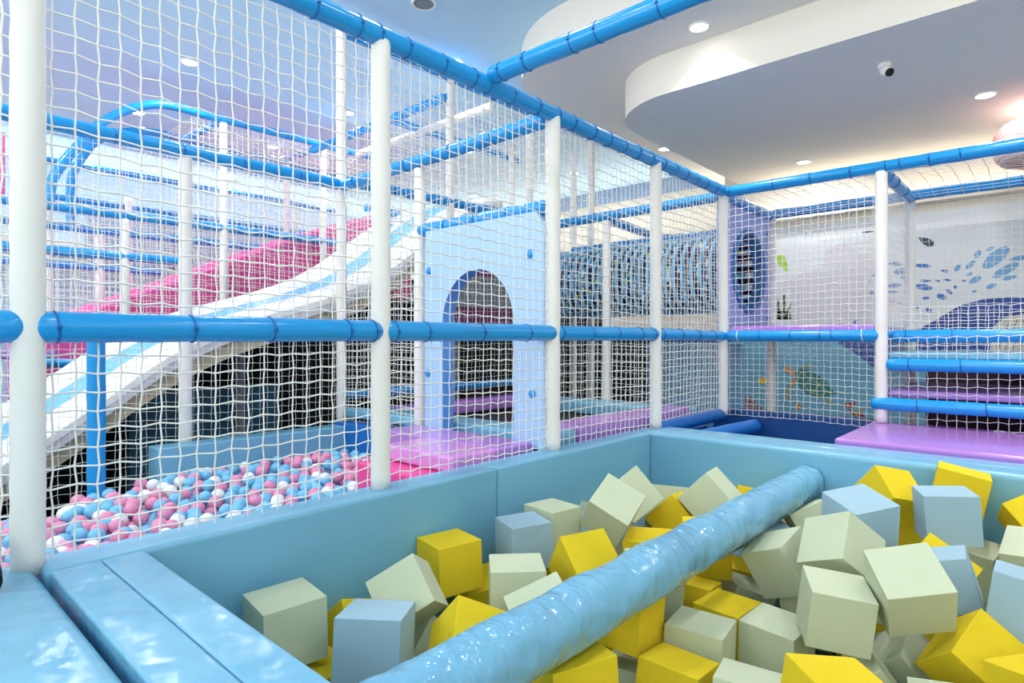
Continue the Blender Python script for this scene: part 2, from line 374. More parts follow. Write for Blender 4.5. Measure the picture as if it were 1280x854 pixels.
# ------------------------------------------------------------------ foam cubes
CUBES = [
('S',(0.9744, 1.886, 0.5172),(-0.0123, -0.7517, -0.6593, -0.0076),(0.2081, 0.2039, 0.2016),'pale sage foam cube standing level by the narrow ledge, leftmost in the pit'),
('L',(1.1379, 1.6151, 0.4907),(0.031, -0.4377, -0.897, 0.0531),(0.2093, 0.1993, 0.2046),'blue-grey foam cube with a chipped top corner before the leftmost sage cube'),
('S',(1.3752, 1.7506, 0.531),(0.5, -0.5106, -0.6989, -0.0281),(0.1839, 0.2073, 0.1931),'sage foam cube tipped on its edge between chipped blue and upright yellow cubes'),
('Y',(1.7368, 1.9296, 0.5049),(-0.011, -0.7803, -0.6254, 0.0038),(0.2052, 0.2051, 0.2038),'bright yellow foam cube standing upright against the long pale blue pit wall'),
('Y',(1.3669, 1.4221, 0.4504),(0.04, 0.7209, 0.5109, -0.4666),(0.2059, 0.2042, 0.2051),'yellow foam cube with a corner pointing up beside the tipped sage cube'),
('S',(1.7269, 1.5349, 0.5023),(-0.0043, -0.9207, -0.39, 0.0117),(0.2053, 0.2064, 0.2048),'level sage foam cube in front of the blue cube that stands at the wall seam'),
('S',(1.6315, 1.308, 0.4714),(-0.0366, 0.9305, -0.2983, 0.2094),(0.2105, 0.2051, 0.2063),'sage foam cube against the beam of which only a sloping top shows'),
('L',(2.0961, 1.8194, 0.5283),(-0.0117, -0.836, -0.5486, -0.0054),(0.2018, 0.1998, 0.2042),'pale blue foam cube standing at the vertical wall seam behind the beam'),
('S',(2.3249, 1.8324, 0.552),(0.0058, -0.753, -0.658, 0.0012),(0.2051, 0.1952, 0.1902),'sage foam cube against the wall right behind the blue cube at the seam'),
('S',(2.4639, 1.5775, 0.6392),(0.0285, -0.5905, -0.7216, -0.3602),(0.2043, 0.2046, 0.2049),'sage foam cube balanced on a corner with its cream top facing out'),
('S',(2.7447, 1.6451, 0.639),(-0.552, 0.5399, -0.634, -0.0426),(0.2102, 0.2046, 0.2048),'sage foam cube tilted like a diamond directly behind the corner-balanced sage cube'),
('S',(3.1638, 1.6435, 0.5165),(-0.5365, -0.0792, -0.0997, -0.8343),(0.2065, 0.2024, 0.1982),'sage foam cube lying flat in the far pit corner between two tilted sage cubes'),
('S',(2.9741, 1.3097, 0.6482),(0.2177, -0.6228, -0.3184, 0.6807),(0.206, 0.2047, 0.2048),'sage foam cube tilted like a diamond touching the far half of the beam'),
('Y',(2.9542, 1.49, 0.5027),(-0.6296, 0.339, -0.6721, 0.1926),(0.2071, 0.2023, 0.2052),'golden yellow foam cube with a peaked corner between two diamond-tilted sage cubes'),
('Y',(3.2938, 1.769, 0.2926),(0.0611, -0.6931, -0.6739, 0.2486),(0.2025, 0.1988, 0.197),'mustard yellow foam cube low in front of the peaked golden yellow cube'),
('Y',(2.5629, 1.4379, 0.4304),(-0.02, -0.983, -0.1802, -0.0289),(0.2036, 0.2011, 0.2034),'yellow foam cube lying level behind the beam, right of the corner-balanced sage cube'),
('Y',(2.0383, 1.4322, 0.5203),(0.511, 0.2881, 0.1516, -0.7956),(0.205, 0.2057, 0.2071),'yellow foam cube leaning with its broad bright face on the middle of the beam'),
('Y',(2.3421, 1.9019, 0.314),(0.1007, -0.0138, 0.4928, -0.8642),(0.2071, 0.1986, 0.1992),'yellow foam cube corner peeking out left of the yellow one leaning on the beam'),
('Y',(1.4269, 1.0623, 0.4416),(-0.8275, 0.0283, -0.0181, -0.5604),(0.2042, 0.2142, 0.2068),'yellow foam cube under the near end of the beam at the bottom of the photo'),
('Y',(1.9005, 1.1441, 0.4584),(-0.5496, 0.5056, 0.4832, 0.4569),(0.1772, 0.2054, 0.1774),'yellow foam cube with a vertical edge right under the middle of the beam'),
('S',(2.2701, 1.2556, 0.4379),(0.554, 0.2772, -0.7506, 0.2297),(0.2048, 0.2048, 0.2048),'grey-sage foam cube standing under the beam beside the yellow cube with the vertical edge'),
('S',(2.0906, 0.9638, 0.327),(0.0225, -0.6507, -0.759, 0.0075),(0.205, 0.2044, 0.2048),'grey-sage foam cube lying level between the yellow cubes below the beam'),
('S',(2.361, 0.7837, 0.2976),(-0.0002, -0.7355, -0.6772, -0.0209),(0.2051, 0.2045, 0.2048),'grey-sage foam cube with dappled shade on top, right of the sunken yellow diamond'),
('Y',(2.4192, 0.9972, 0.2826),(-0.0069, -0.7426, -0.6697, -0.0014),(0.1961, 0.2044, 0.2048),'yellow foam cube sunk flat so that its top shows as a diamond among grey-sage cubes'),
('S',(2.735, 0.8821, 0.4887),(0.2322, 0.7451, 0.6214, -0.0696),(0.206, 0.2008, 0.212),'sage foam cube tipped forward, its long olive face narrowing downward beside the beam'),
('S',(2.6114, 0.6246, 0.6288),(0.8956, -0.239, -0.3685, -0.071),(0.2042, 0.2043, 0.2048),'sage foam cube perched on the heap with a square pale face leaning left'),
('S',(3.5271, 1.0082, 0.4129),(0.3445, -0.3684, 0.1194, 0.8552),(0.1914, 0.2038, 0.1992),'sage foam cube wedged under the far end of the beam behind the perched sage cube'),
('L',(2.892, 0.6219, 0.69),(-0.015, -0.8907, -0.4361, -0.1276),(0.2063, 0.2038, 0.2048),'pale blue foam cube with a broad light top near the far end of the beam'),
('Y',(3.3446, 0.5956, 0.708),(-0.2318, 0.8536, 0.3794, 0.2713),(0.1884, 0.1912, 0.2),'yellow foam cube on its edge between two pale blue cubes and the pit wall'),
('Y',(3.5808, 0.3456, 0.7287),(0.7402, 0.0625, 0.0764, -0.6651),(0.2075, 0.2023, 0.2124),'yellow foam cube leaning upright on the right pit wall below the purple mat'),
('L',(3.2171, 0.3558, 0.6937),(-0.0326, -0.9808, -0.1911, -0.0199),(0.1849, 0.2032, 0.2116),'pale blue foam cube sitting level in front of the yellow cube leaning on the wall'),
('Y',(3.5369, 0.0552, 0.6449),(-0.2528, 0.8107, -0.3491, 0.3962),(0.1874, 0.2104, 0.1958),'yellow foam cube beside the right pit wall, cut by the right edge of the photo'),
('S',(3.5176, 0.2943, 0.4097),(-0.9932, -0.0623, 0.058, 0.08),(0.2058, 0.1981, 0.1992),'dull sage foam cube lying flat under the level pale blue cube'),
('L',(2.6662, 0.0702, 0.5588),(-0.0655, 0.9968, 0.0047, -0.0448),(0.2051, 0.2062, 0.2141),'blue-grey foam cube with a dark front at the right edge of the photo'),
('Y',(3.0233, 0.3776, 0.4782),(-0.387, 0.5781, -0.7178, 0.0284),(0.2071, 0.1995, 0.2048),'yellow foam cube showing as a slanting strip under the level pale blue cube'),
('L',(2.777, 0.3196, 0.5517),(0.3994, -0.5365, -0.4475, 0.5936),(0.2048, 0.1937, 0.2036),'slanted blue-grey foam cube squeezed behind the nearest bright sage cube'),
('S',(2.4043, 0.37, 0.6154),(0.0384, 0.9221, 0.26, 0.284),(0.1983, 0.2015, 0.2007),'sage foam cube with a wide bright top tilted to the viewer, largest in view'),
('S',(2.3381, 0.5786, 0.5055),(0.0596, -0.973, -0.2194, -0.0395),(0.2024, 0.2021, 0.1996),'sage foam cube with an olive front left of the widest bright sage cube'),
('Y',(1.6975, 0.4105, 0.4985),(-0.0497, 0.9354, -0.3463, -0.0513),(0.2048, 0.2048, 0.2048),'yellow foam cube at the bottom of the photo below the olive-fronted sage cube'),
('S',(1.7837, 0.6645, 0.3613),(0.6081, 0.0823, 0.0627, 0.7871),(0.2018, 0.2133, 0.2048),'pale sage foam cube top at the bottom of the photo between two yellow cubes'),
('Y',(1.8395, 0.9319, 0.2968),(0.0777, -0.673, -0.7342, 0.0455),(0.2022, 0.2069, 0.2048),'yellow foam cube at the bottom of the photo in front of the level grey-sage cube'),
('Y',(2.47, 0.1917, 0.4059),(-0.8691, 0.3947, 0.163, 0.2495),(0.2062, 0.2031, 0.2048),'big dark yellow foam cube on its edge under the widest bright sage cube'),
('S',(2.1497, 0.2188, 0.3518),(-0.3807, 0.6762, -0.5066, 0.3757),(0.2048, 0.2048, 0.2048),'pale sage foam cube corner at the photo bottom left of the dark yellow cube'),
('Y',(2.7534, 1.2374, 0.4658),(0.5286, 0.2033, -0.8081, 0.162),(0.2048, 0.2048, 0.2048),'dark golden foam cube beneath the far half of the beam'),
('Y',(2.5331, 1.2076, 0.2785),(0.0652, -0.6529, -0.7529, 0.05),(0.2007, 0.2033, 0.2048),'yellow foam cube half buried below the dark golden cube under the beam'),
('Y',(1.2577, 1.9081, 0.3606),(-0.167, -0.6231, -0.6775, 0.3534),(0.2035, 0.2045, 0.2042),'yellow foam cube peeking between the leftmost sage cube and the chipped blue cube'),
('L',(2.6257, 1.9237, 0.3922),(-0.6863, -0.0669, 0.1703, -0.7039),(0.2048, 0.2048, 0.2048),'pale blue foam cube low between the seam-side sage cube and the leaning yellow cube'),
('L',(2.9237, 1.7078, 0.3776),(-0.6689, -0.1604, -0.3613, -0.6295),(0.2039, 0.2048, 0.2038),'blue-grey foam cube in the dark triangle right of the corner-balanced sage cube'),
('S',(2.6882, 1.6455, 0.287),(0.8145, -0.1318, 0.295, 0.4819),(0.2047, 0.2047, 0.2046),'sage foam cube deep between the leaning yellow cube and the beam'),
('Y',(3.5213, 1.3145, 0.4704),(0.471, 0.1978, 0.1538, 0.8458),(0.2047, 0.2044, 0.2047),'yellow foam cube corner peeking over the far half of the beam'),
('Y',(1.9195, 1.9011, 0.3),(0.9101, -0.1104, -0.1575, 0.367),(0.2048, 0.2048, 0.2048),'yellow foam cube lying low underneath the upright yellow cube'),
('Y',(1.032, 1.8231, 0.2919),(0.9956, 0.0412, 0.0584, 0.0606),(0.2046, 0.2048, 0.2048),'yellow foam cube lying low below the leftmost sage cube'),
('S',(1.4776, 1.7934, 0.2679),(-0.7035, -0.203, -0.3451, -0.5871),(0.2048, 0.2048, 0.2048),'sage foam cube low between the chipped blue cube and the beam'),
('S',(3.2831, 0.0521, 0.538),(0.6468, 0.395, 0.3939, 0.5201),(0.2048, 0.2048, 0.2047),'sage foam cube at the right edge of the photo above the dark blue-grey cube'),
('Y',(2.8614, 0.0301, 0.4189),(0.7859, 0.1667, -0.5633, -0.1931),(0.2048, 0.2048, 0.2048),'yellow foam cube sliver at the right edge of the photo beside the blue-grey cube'),
('S',(1.8958, 1.1483, 0.1875),(-0.9935, 0.0326, -0.0979, -0.0475),(0.2048, 0.2048, 0.2048),'grey-sage foam cube in the shade between the two bottom yellow cubes'),
('S',(2.633, 0.4172, 0.2334),(0.6962, -0.339, 0.1468, 0.6155),(0.2048, 0.2048, 0.2048),'dull sage foam cube in shade between the olive-fronted and the dark yellow cubes'),
('Y',(2.2486, 0.0005, 0.45),(0.9298, -0.1138, 0.0957, 0.3367),(0.2048, 0.2048, 0.2048),'yellow foam cube at the bottom right corner of the photo'),
('Y',(2.7088, 1.3478, 0.1386),(0.9851, -0.0055, 0.0319, 0.1691),(0.2047, 0.2048, 0.2047),'yellow foam cube deep in shade beside the grey-sage cube under the beam'),
('S',(2.9519, 1.1541, 0.17),(-0.9032, -0.1773, -0.0347, -0.3892),(0.2048, 0.2048, 0.2048),'grey-sage foam cube low beside the dark golden cube under the beam'),
('L',(3.1354, 1.084, 0.413),(0.3812, 0.3135, 0.6735, 0.5502),(0.2048, 0.2048, 0.2048),'blue foam cube peeking from under the far half of the beam'),
('S',(3.3231, 0.9163, 0.5055),(-0.926, 0.2537, -0.0739, -0.2696),(0.2045, 0.2049, 0.2045),'dull sage foam cube in shade under the very end of the beam'),
('Y',(3.5657, 0.5311, 0.4612),(0.6733, 0.3294, -0.385, 0.5384),(0.1994, 0.2048, 0.2038),'yellow foam cube low between the two pale blue cubes on the right'),
('S',(2.8888, 1.9425, 0.3839),(0.2404, 0.616, -0.7216, -0.2052),(0.2029, 0.2048, 0.2048),'sage foam cube low behind the corner-balanced sage cube at the wall'),
('S',(2.8987, 0.8269, 0.2),(-0.9402, 0.1419, -0.2689, -0.1536),(0.2048, 0.2048, 0.2048),'grey-sage foam cube deep below the tipped sage cube'),
('Y',(3.3196, 1.1772, 0.4062),(0.8157, 0.5138, 0.1845, 0.1914),(0.2044, 0.2048, 0.2044),'yellow foam cube deep under the beam beside the wedged sage cube'),
('S',(2.3829, 0.4853, 0.2209),(-0.9234, 0.3245, 0.0559, -0.1971),(0.2048, 0.2048, 0.2048),'dull sage foam cube deep in the pit below the olive-fronted cube'),
('S',(3.5833, 0.27, 0.1972),(-0.6947, -0.0744, 0.7152, 0.0192),(0.2039, 0.2045, 0.2045),'dull sage foam cube deep below the slanted blue-grey cube'),
('Y',(3.5657, 0.51, 0.243),(0.0731, -0.0753, -0.2139, -0.9712),(0.2046, 0.2046, 0.2032),'yellow foam cube deep beneath the slanting yellow strip'),
('L',(3.5774, 0.0868, 0.3773),(-0.0441, 0.0542, 0.7502, -0.6575),(0.2047, 0.2014, 0.2031),'pale blue foam cube sunk low beside the level blue cube'),
('L',(3.5953, 0.6869, 0.5993),(-0.3375, 0.5656, -0.6462, -0.3855),(0.2017, 0.2016, 0.2048),'pale blue foam cube low between the broad blue cube and the edge-tilted yellow cube')]
BURIED = [(0.748, -0.454, 0.104, -0.005, 0), (0.748, -0.233, 0.104, 0.015, 1), (0.746, -0.015, 0.104, 0.032, 0), (0.747, 0.205, 0.104, -0.01, 1), (0.75, 0.424, 0.104, 0.008, 1), (0.747, 0.644, 0.104, -0.026, 2), (0.749, 0.861, 0.104, -0.008, 0), (0.747, 1.087, 0.104, 0.014, 0), (0.747, 1.302, 0.104, 0.001, 0), (0.753, 1.517, 0.104, 0.015, 2), (0.747, 1.744, 0.104, 0.011, 2), (0.967, -0.446, 0.104, -0.008, 2), (0.969, -0.232, 0.104, -0.003, 0), (0.97, -0.016, 0.104, -0.024, 2), (0.966, 0.204, 0.104, -0.023, 1), (0.969, 0.422, 0.104, -0.006, 1), (0.967, 0.649, 0.104, -0.01, 1), (0.966, 0.865, 0.104, -0.009, 0), (0.965, 1.083, 0.104, -0.008, 1), (0.962, 1.307, 0.104, 0.007, 1), (0.967, 1.519, 0.104, -0.013, 0), (1.183, -0.448, 0.104, 0.013, 1), (1.18, -0.225, 0.104, 0.022, 0), (1.179, -0.013, 0.104, -0.01, 1), (1.183, 0.206, 0.104, -0.008, 1), (1.186, 0.423, 0.104, -0.023, 1), (1.182, 0.64, 0.104, 0.039, 2), (1.188, 0.857, 0.104, -0.011, 0), (1.184, 1.082, 0.104, -0.001, 0), (1.181, 1.31, 0.104, -0.02, 0), (1.185, 1.524, 0.104, 0.008, 1), (1.398, -0.45, 0.104, -0.002, 0), (1.405, -0.227, 0.104, -0.004, 0), (1.404, -0.019, 0.104, -0.023, 2), (1.398, 0.206, 0.104, -0.011, 2), (1.399, 0.426, 0.104, 0.027, 0), (1.401, 0.641, 0.104, -0.014, 1), (1.396, 0.864, 0.104, -0.007, 1), (1.402, 1.084, 0.104, 0.019, 1), (1.4, 1.302, 0.104, 0.01, 0), (1.404, 1.519, 0.104, -0.035, 2), (1.615, -0.45, 0.104, 0.015, 1), (1.621, -0.234, 0.104, 0.024, 1), (1.619, -0.009, 0.104, -0.004, 0), (1.617, 0.204, 0.104, -0.021, 1), (1.614, 0.428, 0.104, -0.052, 1), (1.621, 0.647, 0.104, 0.009, 1), (1.614, 0.864, 0.104, -0.015, 0), (1.618, 1.082, 0.104, 0.017, 2), (1.618, 1.306, 0.104, 0.023, 2), (1.614, 1.52, 0.104, -0.008, 2), (1.839, -0.448, 0.104, 0.004, 0), (1.838, -0.233, 0.104, 0.01, 2), (1.834, -0.013, 0.104, -0.017, 1), (1.834, 0.211, 0.104, 0.017, 1), (1.836, 0.431, 0.104, -0.014, 1), (1.836, 0.642, 0.104, 0.032, 1), (1.836, 1.521, 0.104, 0.007, 2), (2.054, -0.447, 0.104, 0.04, 1), (2.054, -0.229, 0.104, -0.021, 1), (2.053, -0.021, 0.104, 0.001, 0), (2.053, 0.204, 0.104, 0.008, 2), (2.053, 0.43, 0.104, -0.029, 1), (2.051, 0.645, 0.104, -0.016, 0), (2.053, 0.865, 0.104, -0.04, 1), (2.052, 1.52, 0.104, -0.005, 0), (2.057, 1.736, 0.104, 0.005, 1), (2.267, -0.449, 0.104, -0.022, 1), (2.271, -0.228, 0.104, -0.018, 0), (2.268, -0.01, 0.104, -0.024, 1), (2.265, 1.306, 0.104, -0.018, 1), (2.27, 1.525, 0.104, -0.028, 2), (2.269, 1.741, 0.104, 0.001, 0), (2.482, -0.448, 0.104, 0.006, 1), (2.488, -0.234, 0.104, -0.019, 0), (2.486, -0.015, 0.104, 0.006, 2), (2.483, 1.52, 0.104, -0.033, 1), (2.7, -0.45, 0.104, 0.007, 0), (2.702, -0.229, 0.104, 0.005, 1), (2.698, -0.016, 0.104, 0.015, 0), (2.922, -0.454, 0.104, -0.007, 1), (2.923, -0.231, 0.104, 0.048, 2), (2.92, -0.011, 0.104, 0.05, 1), (2.922, 0.204, 0.104, 0.017, 2), (2.919, 0.424, 0.104, -0.005, 1), (2.92, 1.522, 0.104, 0.001, 1), (2.919, 1.74, 0.104, -0.026, 0), (3.136, -0.451, 0.104, 0.009, 0), (3.14, -0.233, 0.104, -0.003, 2), (3.137, -0.007, 0.104, 0.029, 1), (3.132, 0.203, 0.104, 0.007, 2), (3.14, 0.429, 0.104, -0.009, 1), (3.136, 0.648, 0.104, 0.023, 1), (3.149, 0.871, 0.104, 0.002, 0), (3.139, 1.521, 0.104, 0.013, 1), (3.358, -0.455, 0.104, -0.023, 2), (3.355, -0.231, 0.104, 0.035, 0), (3.357, -0.015, 0.104, 0.008, 0), (3.358, 0.209, 0.104, 0.028, 2), (3.359, 0.867, 0.104, -0.036, 1), (3.352, 1.084, 0.104, -0.008, 2), (3.353, 1.303, 0.104, 0.027, 1), (3.357, 1.521, 0.104, 0.036, 0), (3.57, -0.447, 0.104, -0.018, 1), (3.574, -0.234, 0.104, -0.025, 2), (3.57, -0.011, 0.104, 0.014, 1), (3.569, 0.863, 0.104, 0.019, 1), (3.569, 1.087, 0.104, -0.01, 2), (3.564, 1.305, 0.104, -0.013, 2), (3.574, 1.522, 0.104, 0.015, 0), (3.57, 1.741, 0.104, -0.014, 1), (0.749, 1.091, 0.312, -0.002, 0), (0.753, 1.301, 0.312, -0.013, 0), (0.745, 1.52, 0.312, 0.02, 0), (0.755, 1.746, 0.312, -0.022, 0), (0.965, 1.082, 0.312, -0.019, 0), (0.965, 1.303, 0.312, -0.002, 0), (1.184, 1.085, 0.312, -0.008, 0), (2.271, 1.526, 0.312, 0.027, 0), (3.135, 0.647, 0.312, 0.012, 0), (3.312, 0.424, 0.312, 0.016, 0), (3.573, 1.739, 0.312, 0.006, 0)]

FOAM = {'S': 'sage', 'Y': 'yellow', 'L': 'lightblue'}
def foam_cube(c, dims, seed):
    rnd = random.Random(seed); bm = bmesh.new()
    bmesh.ops.create_cube(bm, size=1)
    for v in bm.verts: v.co = Vector((v.co.x * dims[0], v.co.y * dims[1], v.co.z * dims[2])) * (1 - rnd.uniform(0, .004))
    bmesh.ops.bevel(bm, geom=list(bm.edges), offset=.0032, segments=2, profile=.6, affect='EDGES')
    return link('foam_cube', bm, FOAM[c], None, False)
for k, (c, ctr, q, d, lb) in enumerate(CUBES):
    o = foam_cube(c, d, k); o.rotation_mode = 'QUATERNION'; o.location = ctr; o.rotation_quaternion = q
    tag(o, lb, 'foam cube', 'foam cubes in the pit')
proto = {}
for k, (x, y, z, a, c) in enumerate(BURIED):
    if c not in proto: o = proto[c] = foam_cube('SYL'[c], (.204, .204, .204), 900 + c)
    else: o = proto[c].copy(); COL.objects.link(o)
    o.location = (x, y, z); o.rotation_euler = (0, 0, a)
    tag(o, 'foam cube buried in the lower layers of the pit, barely showing', 'foam cube', 'buried foam cubes')

# ------------------------------------------------------------------ front net fence (Y1)
pole('thick white padded post at the left edge of the photo', GX[0], Y1, .80, TOP - .02)
pole('tall white padded post standing on the pit wall, second from the left edge', GX[1], Y1, .815, TOP - .03)
pole('white padded post on the pit wall just right of the arched opening', GX[2], Y1, .815, TOP - .03)
pole('white padded post standing on the far corner of the foam pit', GX[3], Y1, .815, TOP - .03)
pole('white padded post at the far end of the fence beside the violet panel', GX[4], Y1, .80, TOP - .05)
pole('slim white post behind the violet panel in front of the sea mural', GX[5], Y1, 0, TOP - .05)
MR = 1.495
def seg(i): return GX[i] + .004, GX[i + 1] - .004
NAMES = ['left edge post and the second post', 'second post and the arched opening', 'post by the arched opening and the corner post', 'corner post and the violet panel']
rail('thick blue padded middle rail cut off at the left edge of the photo', (-.85, Y1, MR), (GX[0] - .006, Y1, MR), (.3, .6))
T = [(.05, .36, .59, .86, .965), (.05, .2, .5, .8), (.04, .3, .55, .8, .95), (.05, .3, .55, .8)]
for i in range(4):
    x0, x1 = seg(i)
    rail('blue padded middle rail between the ' + NAMES[i], (x0, Y1, MR), (x1, Y1, MR - (.0 if i < 3 else .01)), T[i])
# top rail runs on in one line
rail('long blue top rail of the front net fence', (-.85, Y1, TOP), (GX[4] + .03, Y1, TOP - .02), [.30, .345, .378, .395, .42, .455, .488, .505, .535, .57, .60, .625, .66, .69, .72, .75, .78, .81, .84, .87, .9, .93, .96])
rail('blue cross rail overhead from the top rail toward the upper right', (2.21, Y1 - .02, TOP + .03), (2.21, -.6, TOP + .03), (.03, .09, .19, .24, .35, .43))
for i, (x0, x1, lb) in enumerate([(-.85, GX[0], 'white rope net left of the post at the left photo edge'), (GX[0], GX[1], 'large white rope net in front of the ball pit'), (GX[1], GX[2], 'white rope net in front of the arched blue panel'), (GX[2], GX[3], 'white rope net in front of the trampoline at the middle'), (GX[3], GX[4], 'white rope net in front of the striped tunnel end')]):
    net(lb, (x0, Y1 + .012, .80), (1, 0, 0), (0, 0, 1), x1 - x0, TOP - .82, .056, .0029, True, 11 + i, group=None)

# ------------------------------------------------------------------ right wing (X = GX[4], GX[5])
TW = 2.71
pole('white padded post with crinkled foam standing on the purple mat at right', GX[4], Y0, .845, TW - .01)
pole('white padded post behind the crinkled post at the right', GX[5], Y0, 0, TW - .01)
rail('blue top rail of the right wing running to the right photo edge', (GX[4], Y1, TOP - .03), (GX[4], -1.4, TOP - .05), (.02, .12, .2, .28, .345, .37, .42, .47, .58, .68))
rail('blue rear top rail of the right wing seen behind the first', (GX[5], Y1, TW + .02), (GX[5], -1.4, TW + .03), (.15, .3, .4, .55, .65))
rail('short blue top rail joining the two posts of the right wing', (GX[4] + .03, Y0, TW), (GX[5] - .03, Y0, TW), (.15, .35, .7))
rail('blue top rail above the violet tunnel panel', (GX[4] + .04, Y1, TW + .01), (GX[5], Y1, TW + .01), (.3, .6))
rail('blue middle rail across the purple platform, with white cable ties', (GX[4], Y1 - .03, 1.487), (GX[4], Y0 + .005, 1.487), (.09, .25, .46, .65, .72, .9), white=(.09, .9))
rail('blue middle rail at the right photo edge above the padded shelves', (GX[4] + .1, Y0 - .05, 1.483), (GX[4] + .1, -1.4, 1.483), (.04, .16, .34, .6))
rail('short blue rail joining the middle rails behind the crinkled post', (GX[4] + .03, Y0, 1.485), (GX[5] - .03, Y0, 1.485), (.5,))
rail('blue padded rail below the pale blue shelf at right', (GX[4], Y0 - .035, 1.275), (GX[4], -1.4, 1.275), (.06, .19, .5))
rail('blue padded rail below the purple shelf at right', (GX[4] - .02, Y0 + .06, .985), (GX[4] - .02, -1.4, .985), (.12, .28, .5), r=.046)
net('white rope net between the crinkled post and the violet panel', (GX[4], Y0, 1.5), (0, 1, 0), (0, 0, 1), Y1 - Y0, 1.2, .054, .0021, False, 21)
net('fine white rope net under the purple platform in front of the turtle', (GX[4] + .02, Y0, .8), (0, 1, 0), (0, 0, 1), Y1 - Y0, .68, .05, .0018, False, 22)
net('white rope net above the middle rail at the right photo edge', (GX[4] + .1, -1.4, 1.5), (0, 1, 0), (0, 0, 1), Y0 + 1.4, .2, .056, .0022, False, 23)
net('white rope net behind the padded shelf rails at right', (GX[4] + .02, -1.4, .84), (0, 1, 0), (0, 0, 1), Y0 + 1.4, .64, .056, .0024, True, 24)
net('fine white rope net along the back of the right wing', (GX[5], -1.4, 1.3), (0, 1, 0), (0, 0, 1), Y1 + 1.4, 1.4, .056, .002, False, 25)
net('fine white rope net between the two posts of the right wing', (GX[4], Y0, .9), (1, 0, 0), (0, 0, 1), 1.2, 1.8, .056, .0018, False, 26)
net('white rope net stretched as a roof over the right wing', (GX[4], -1.4, TW - .02), (0, 1, 0), (1, 0, 0), Y1 + 1.4, 1.2, .1, .0021, False, 27, bulge=-.05, cellv=.08)

# mats of the right wing
padbox('floor_mat', 'large glossy purple mat behind the far pit wall', 'mat', 4.14, 5.26, -1.4, 1.03, .78, .842, 'purple', .022)
padbox('raised_platform', 'bright blue base under the large purple mat', 'platform', 4.11, 5.2, -1.4, 1.02, 0, .778, 'rail', .01)
padbox('shelf_mat', 'purple padded shelf between two blue rails at right', 'mat', GX[4] + .03, GX[5] - .05, -1.4, Y0 - .03, 1.035, 1.088, 'purple', .02)
padbox('shelf_mat', 'pale blue padded shelf under the middle rail at right', 'mat', GX[4] + .03, GX[5] - .05, -1.4, Y0 - .03, 1.318, 1.366, 'padtop', .015)
padbox('platform_mat', 'purple mat of the raised platform at the tunnel mouth', 'mat', GX[4] + .0, GX[5], Y0 + .04, Y1 - .06, 1.512, 1.572, 'purple', .02)
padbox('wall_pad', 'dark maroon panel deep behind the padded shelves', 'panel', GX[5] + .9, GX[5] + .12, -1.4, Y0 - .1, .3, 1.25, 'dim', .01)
padbox('pit_pad', 'navy padded wall below the sea turtle mural', 'padded wall', 5.25, 5.4, 1.03, 2.3, 0, .84, 'navy', .02)
padbox('pit_pad', 'navy padded floor of the sunken gap before the turtle mural', 'padded wall', 4.11, 5.25, 1.04, 2.0, .05, .3, 'navy', .02)
rail('royal blue padded roller along the foot of the fence near the corner post', (GX[3] + .05, Y1 + .02, .80), (GX[4] + .04, Y1 + .02, .80), (), r=.052, m='royal')
rail('short navy blue roller in the sunken gap by the pit corner', (4.15, 1.98, .72), (5.2, 1.9, .72), (), r=.06, m='royal')

# violet panel with the tunnel mouth
t = thing('tunnel_panel', 'violet blue panel with a round tunnel mouth at the far fence end', 'panel', (5.757, 2.2, 2.1))
TC, TR = (5.757, 2.1), .36
bm = bmesh.new()
N = 48; outer = []
for k in range(N):
    a = 2 * PI * k / N; cx, sx = math.cos(a), math.sin(a)
    hw, hz0, hz1 = .575, .59, .60
    s = min(hw / abs(cx) if abs(cx) > 1e-6 else 9, (hz1 if sx > 0 else hz0) / abs(sx) if abs(sx) > 1e-6 else 9)
    outer.append((cx * s, sx * s))
def ringpanel(bm, inner, outer, y0, y1, mi_edge=0):
    n = len(inner); A = [[bm.verts.new((p[0], y, p[1])) for p in ring] for y in (y0, y1) for ring in (inner, outer)]
    i0, o0, i1, o1 = A
    for k in range(n):
        l = (k + 1) % n
        bm.faces.new((i0[k], i0[l], o0[l], o0[k])); bm.faces.new((i1[k], o1[k], o1[l], i1[l]))
        f = bm.faces.new((i0[k], i1[k], i1[l], i0[l])); f.material_index = mi_edge
        f = bm.faces.new((o0[k], o0[l], o1[l], o1[k])); f.material_index = 0
    bmesh.ops.recalc_face_normals(bm, faces=bm.faces[:])
ringpanel(bm, [(TR * math.cos(2 * PI * k / N), TR * math.sin(2 * PI * k / N)) for k in range(N)], outer, -.03, .03)
link('board', bm, 'violet', t, False)
bm = bmesh.new(); sweep(bm, [((TR + .012) * math.cos(2 * PI * k / N), -.035, (TR + .012) * math.sin(2 * PI * k / N)) for k in range(N)], .028, 10, closed=True); link('flange', bm, 'flange', t)
for dx, dz in ((-.5, .42), (.5, .42), (-.5, -.42), (.5, -.42)):
    bm = bmesh.new(); bmesh.ops.create_uvsphere(bm, u_segments=14, v_segments=8, radius=.02, matrix=Matrix.Translation((dx, -.034, dz)) @ Matrix.Scale(.6, 4, (0, 1, 0))); link('bolt', bm, 'bolt', t)

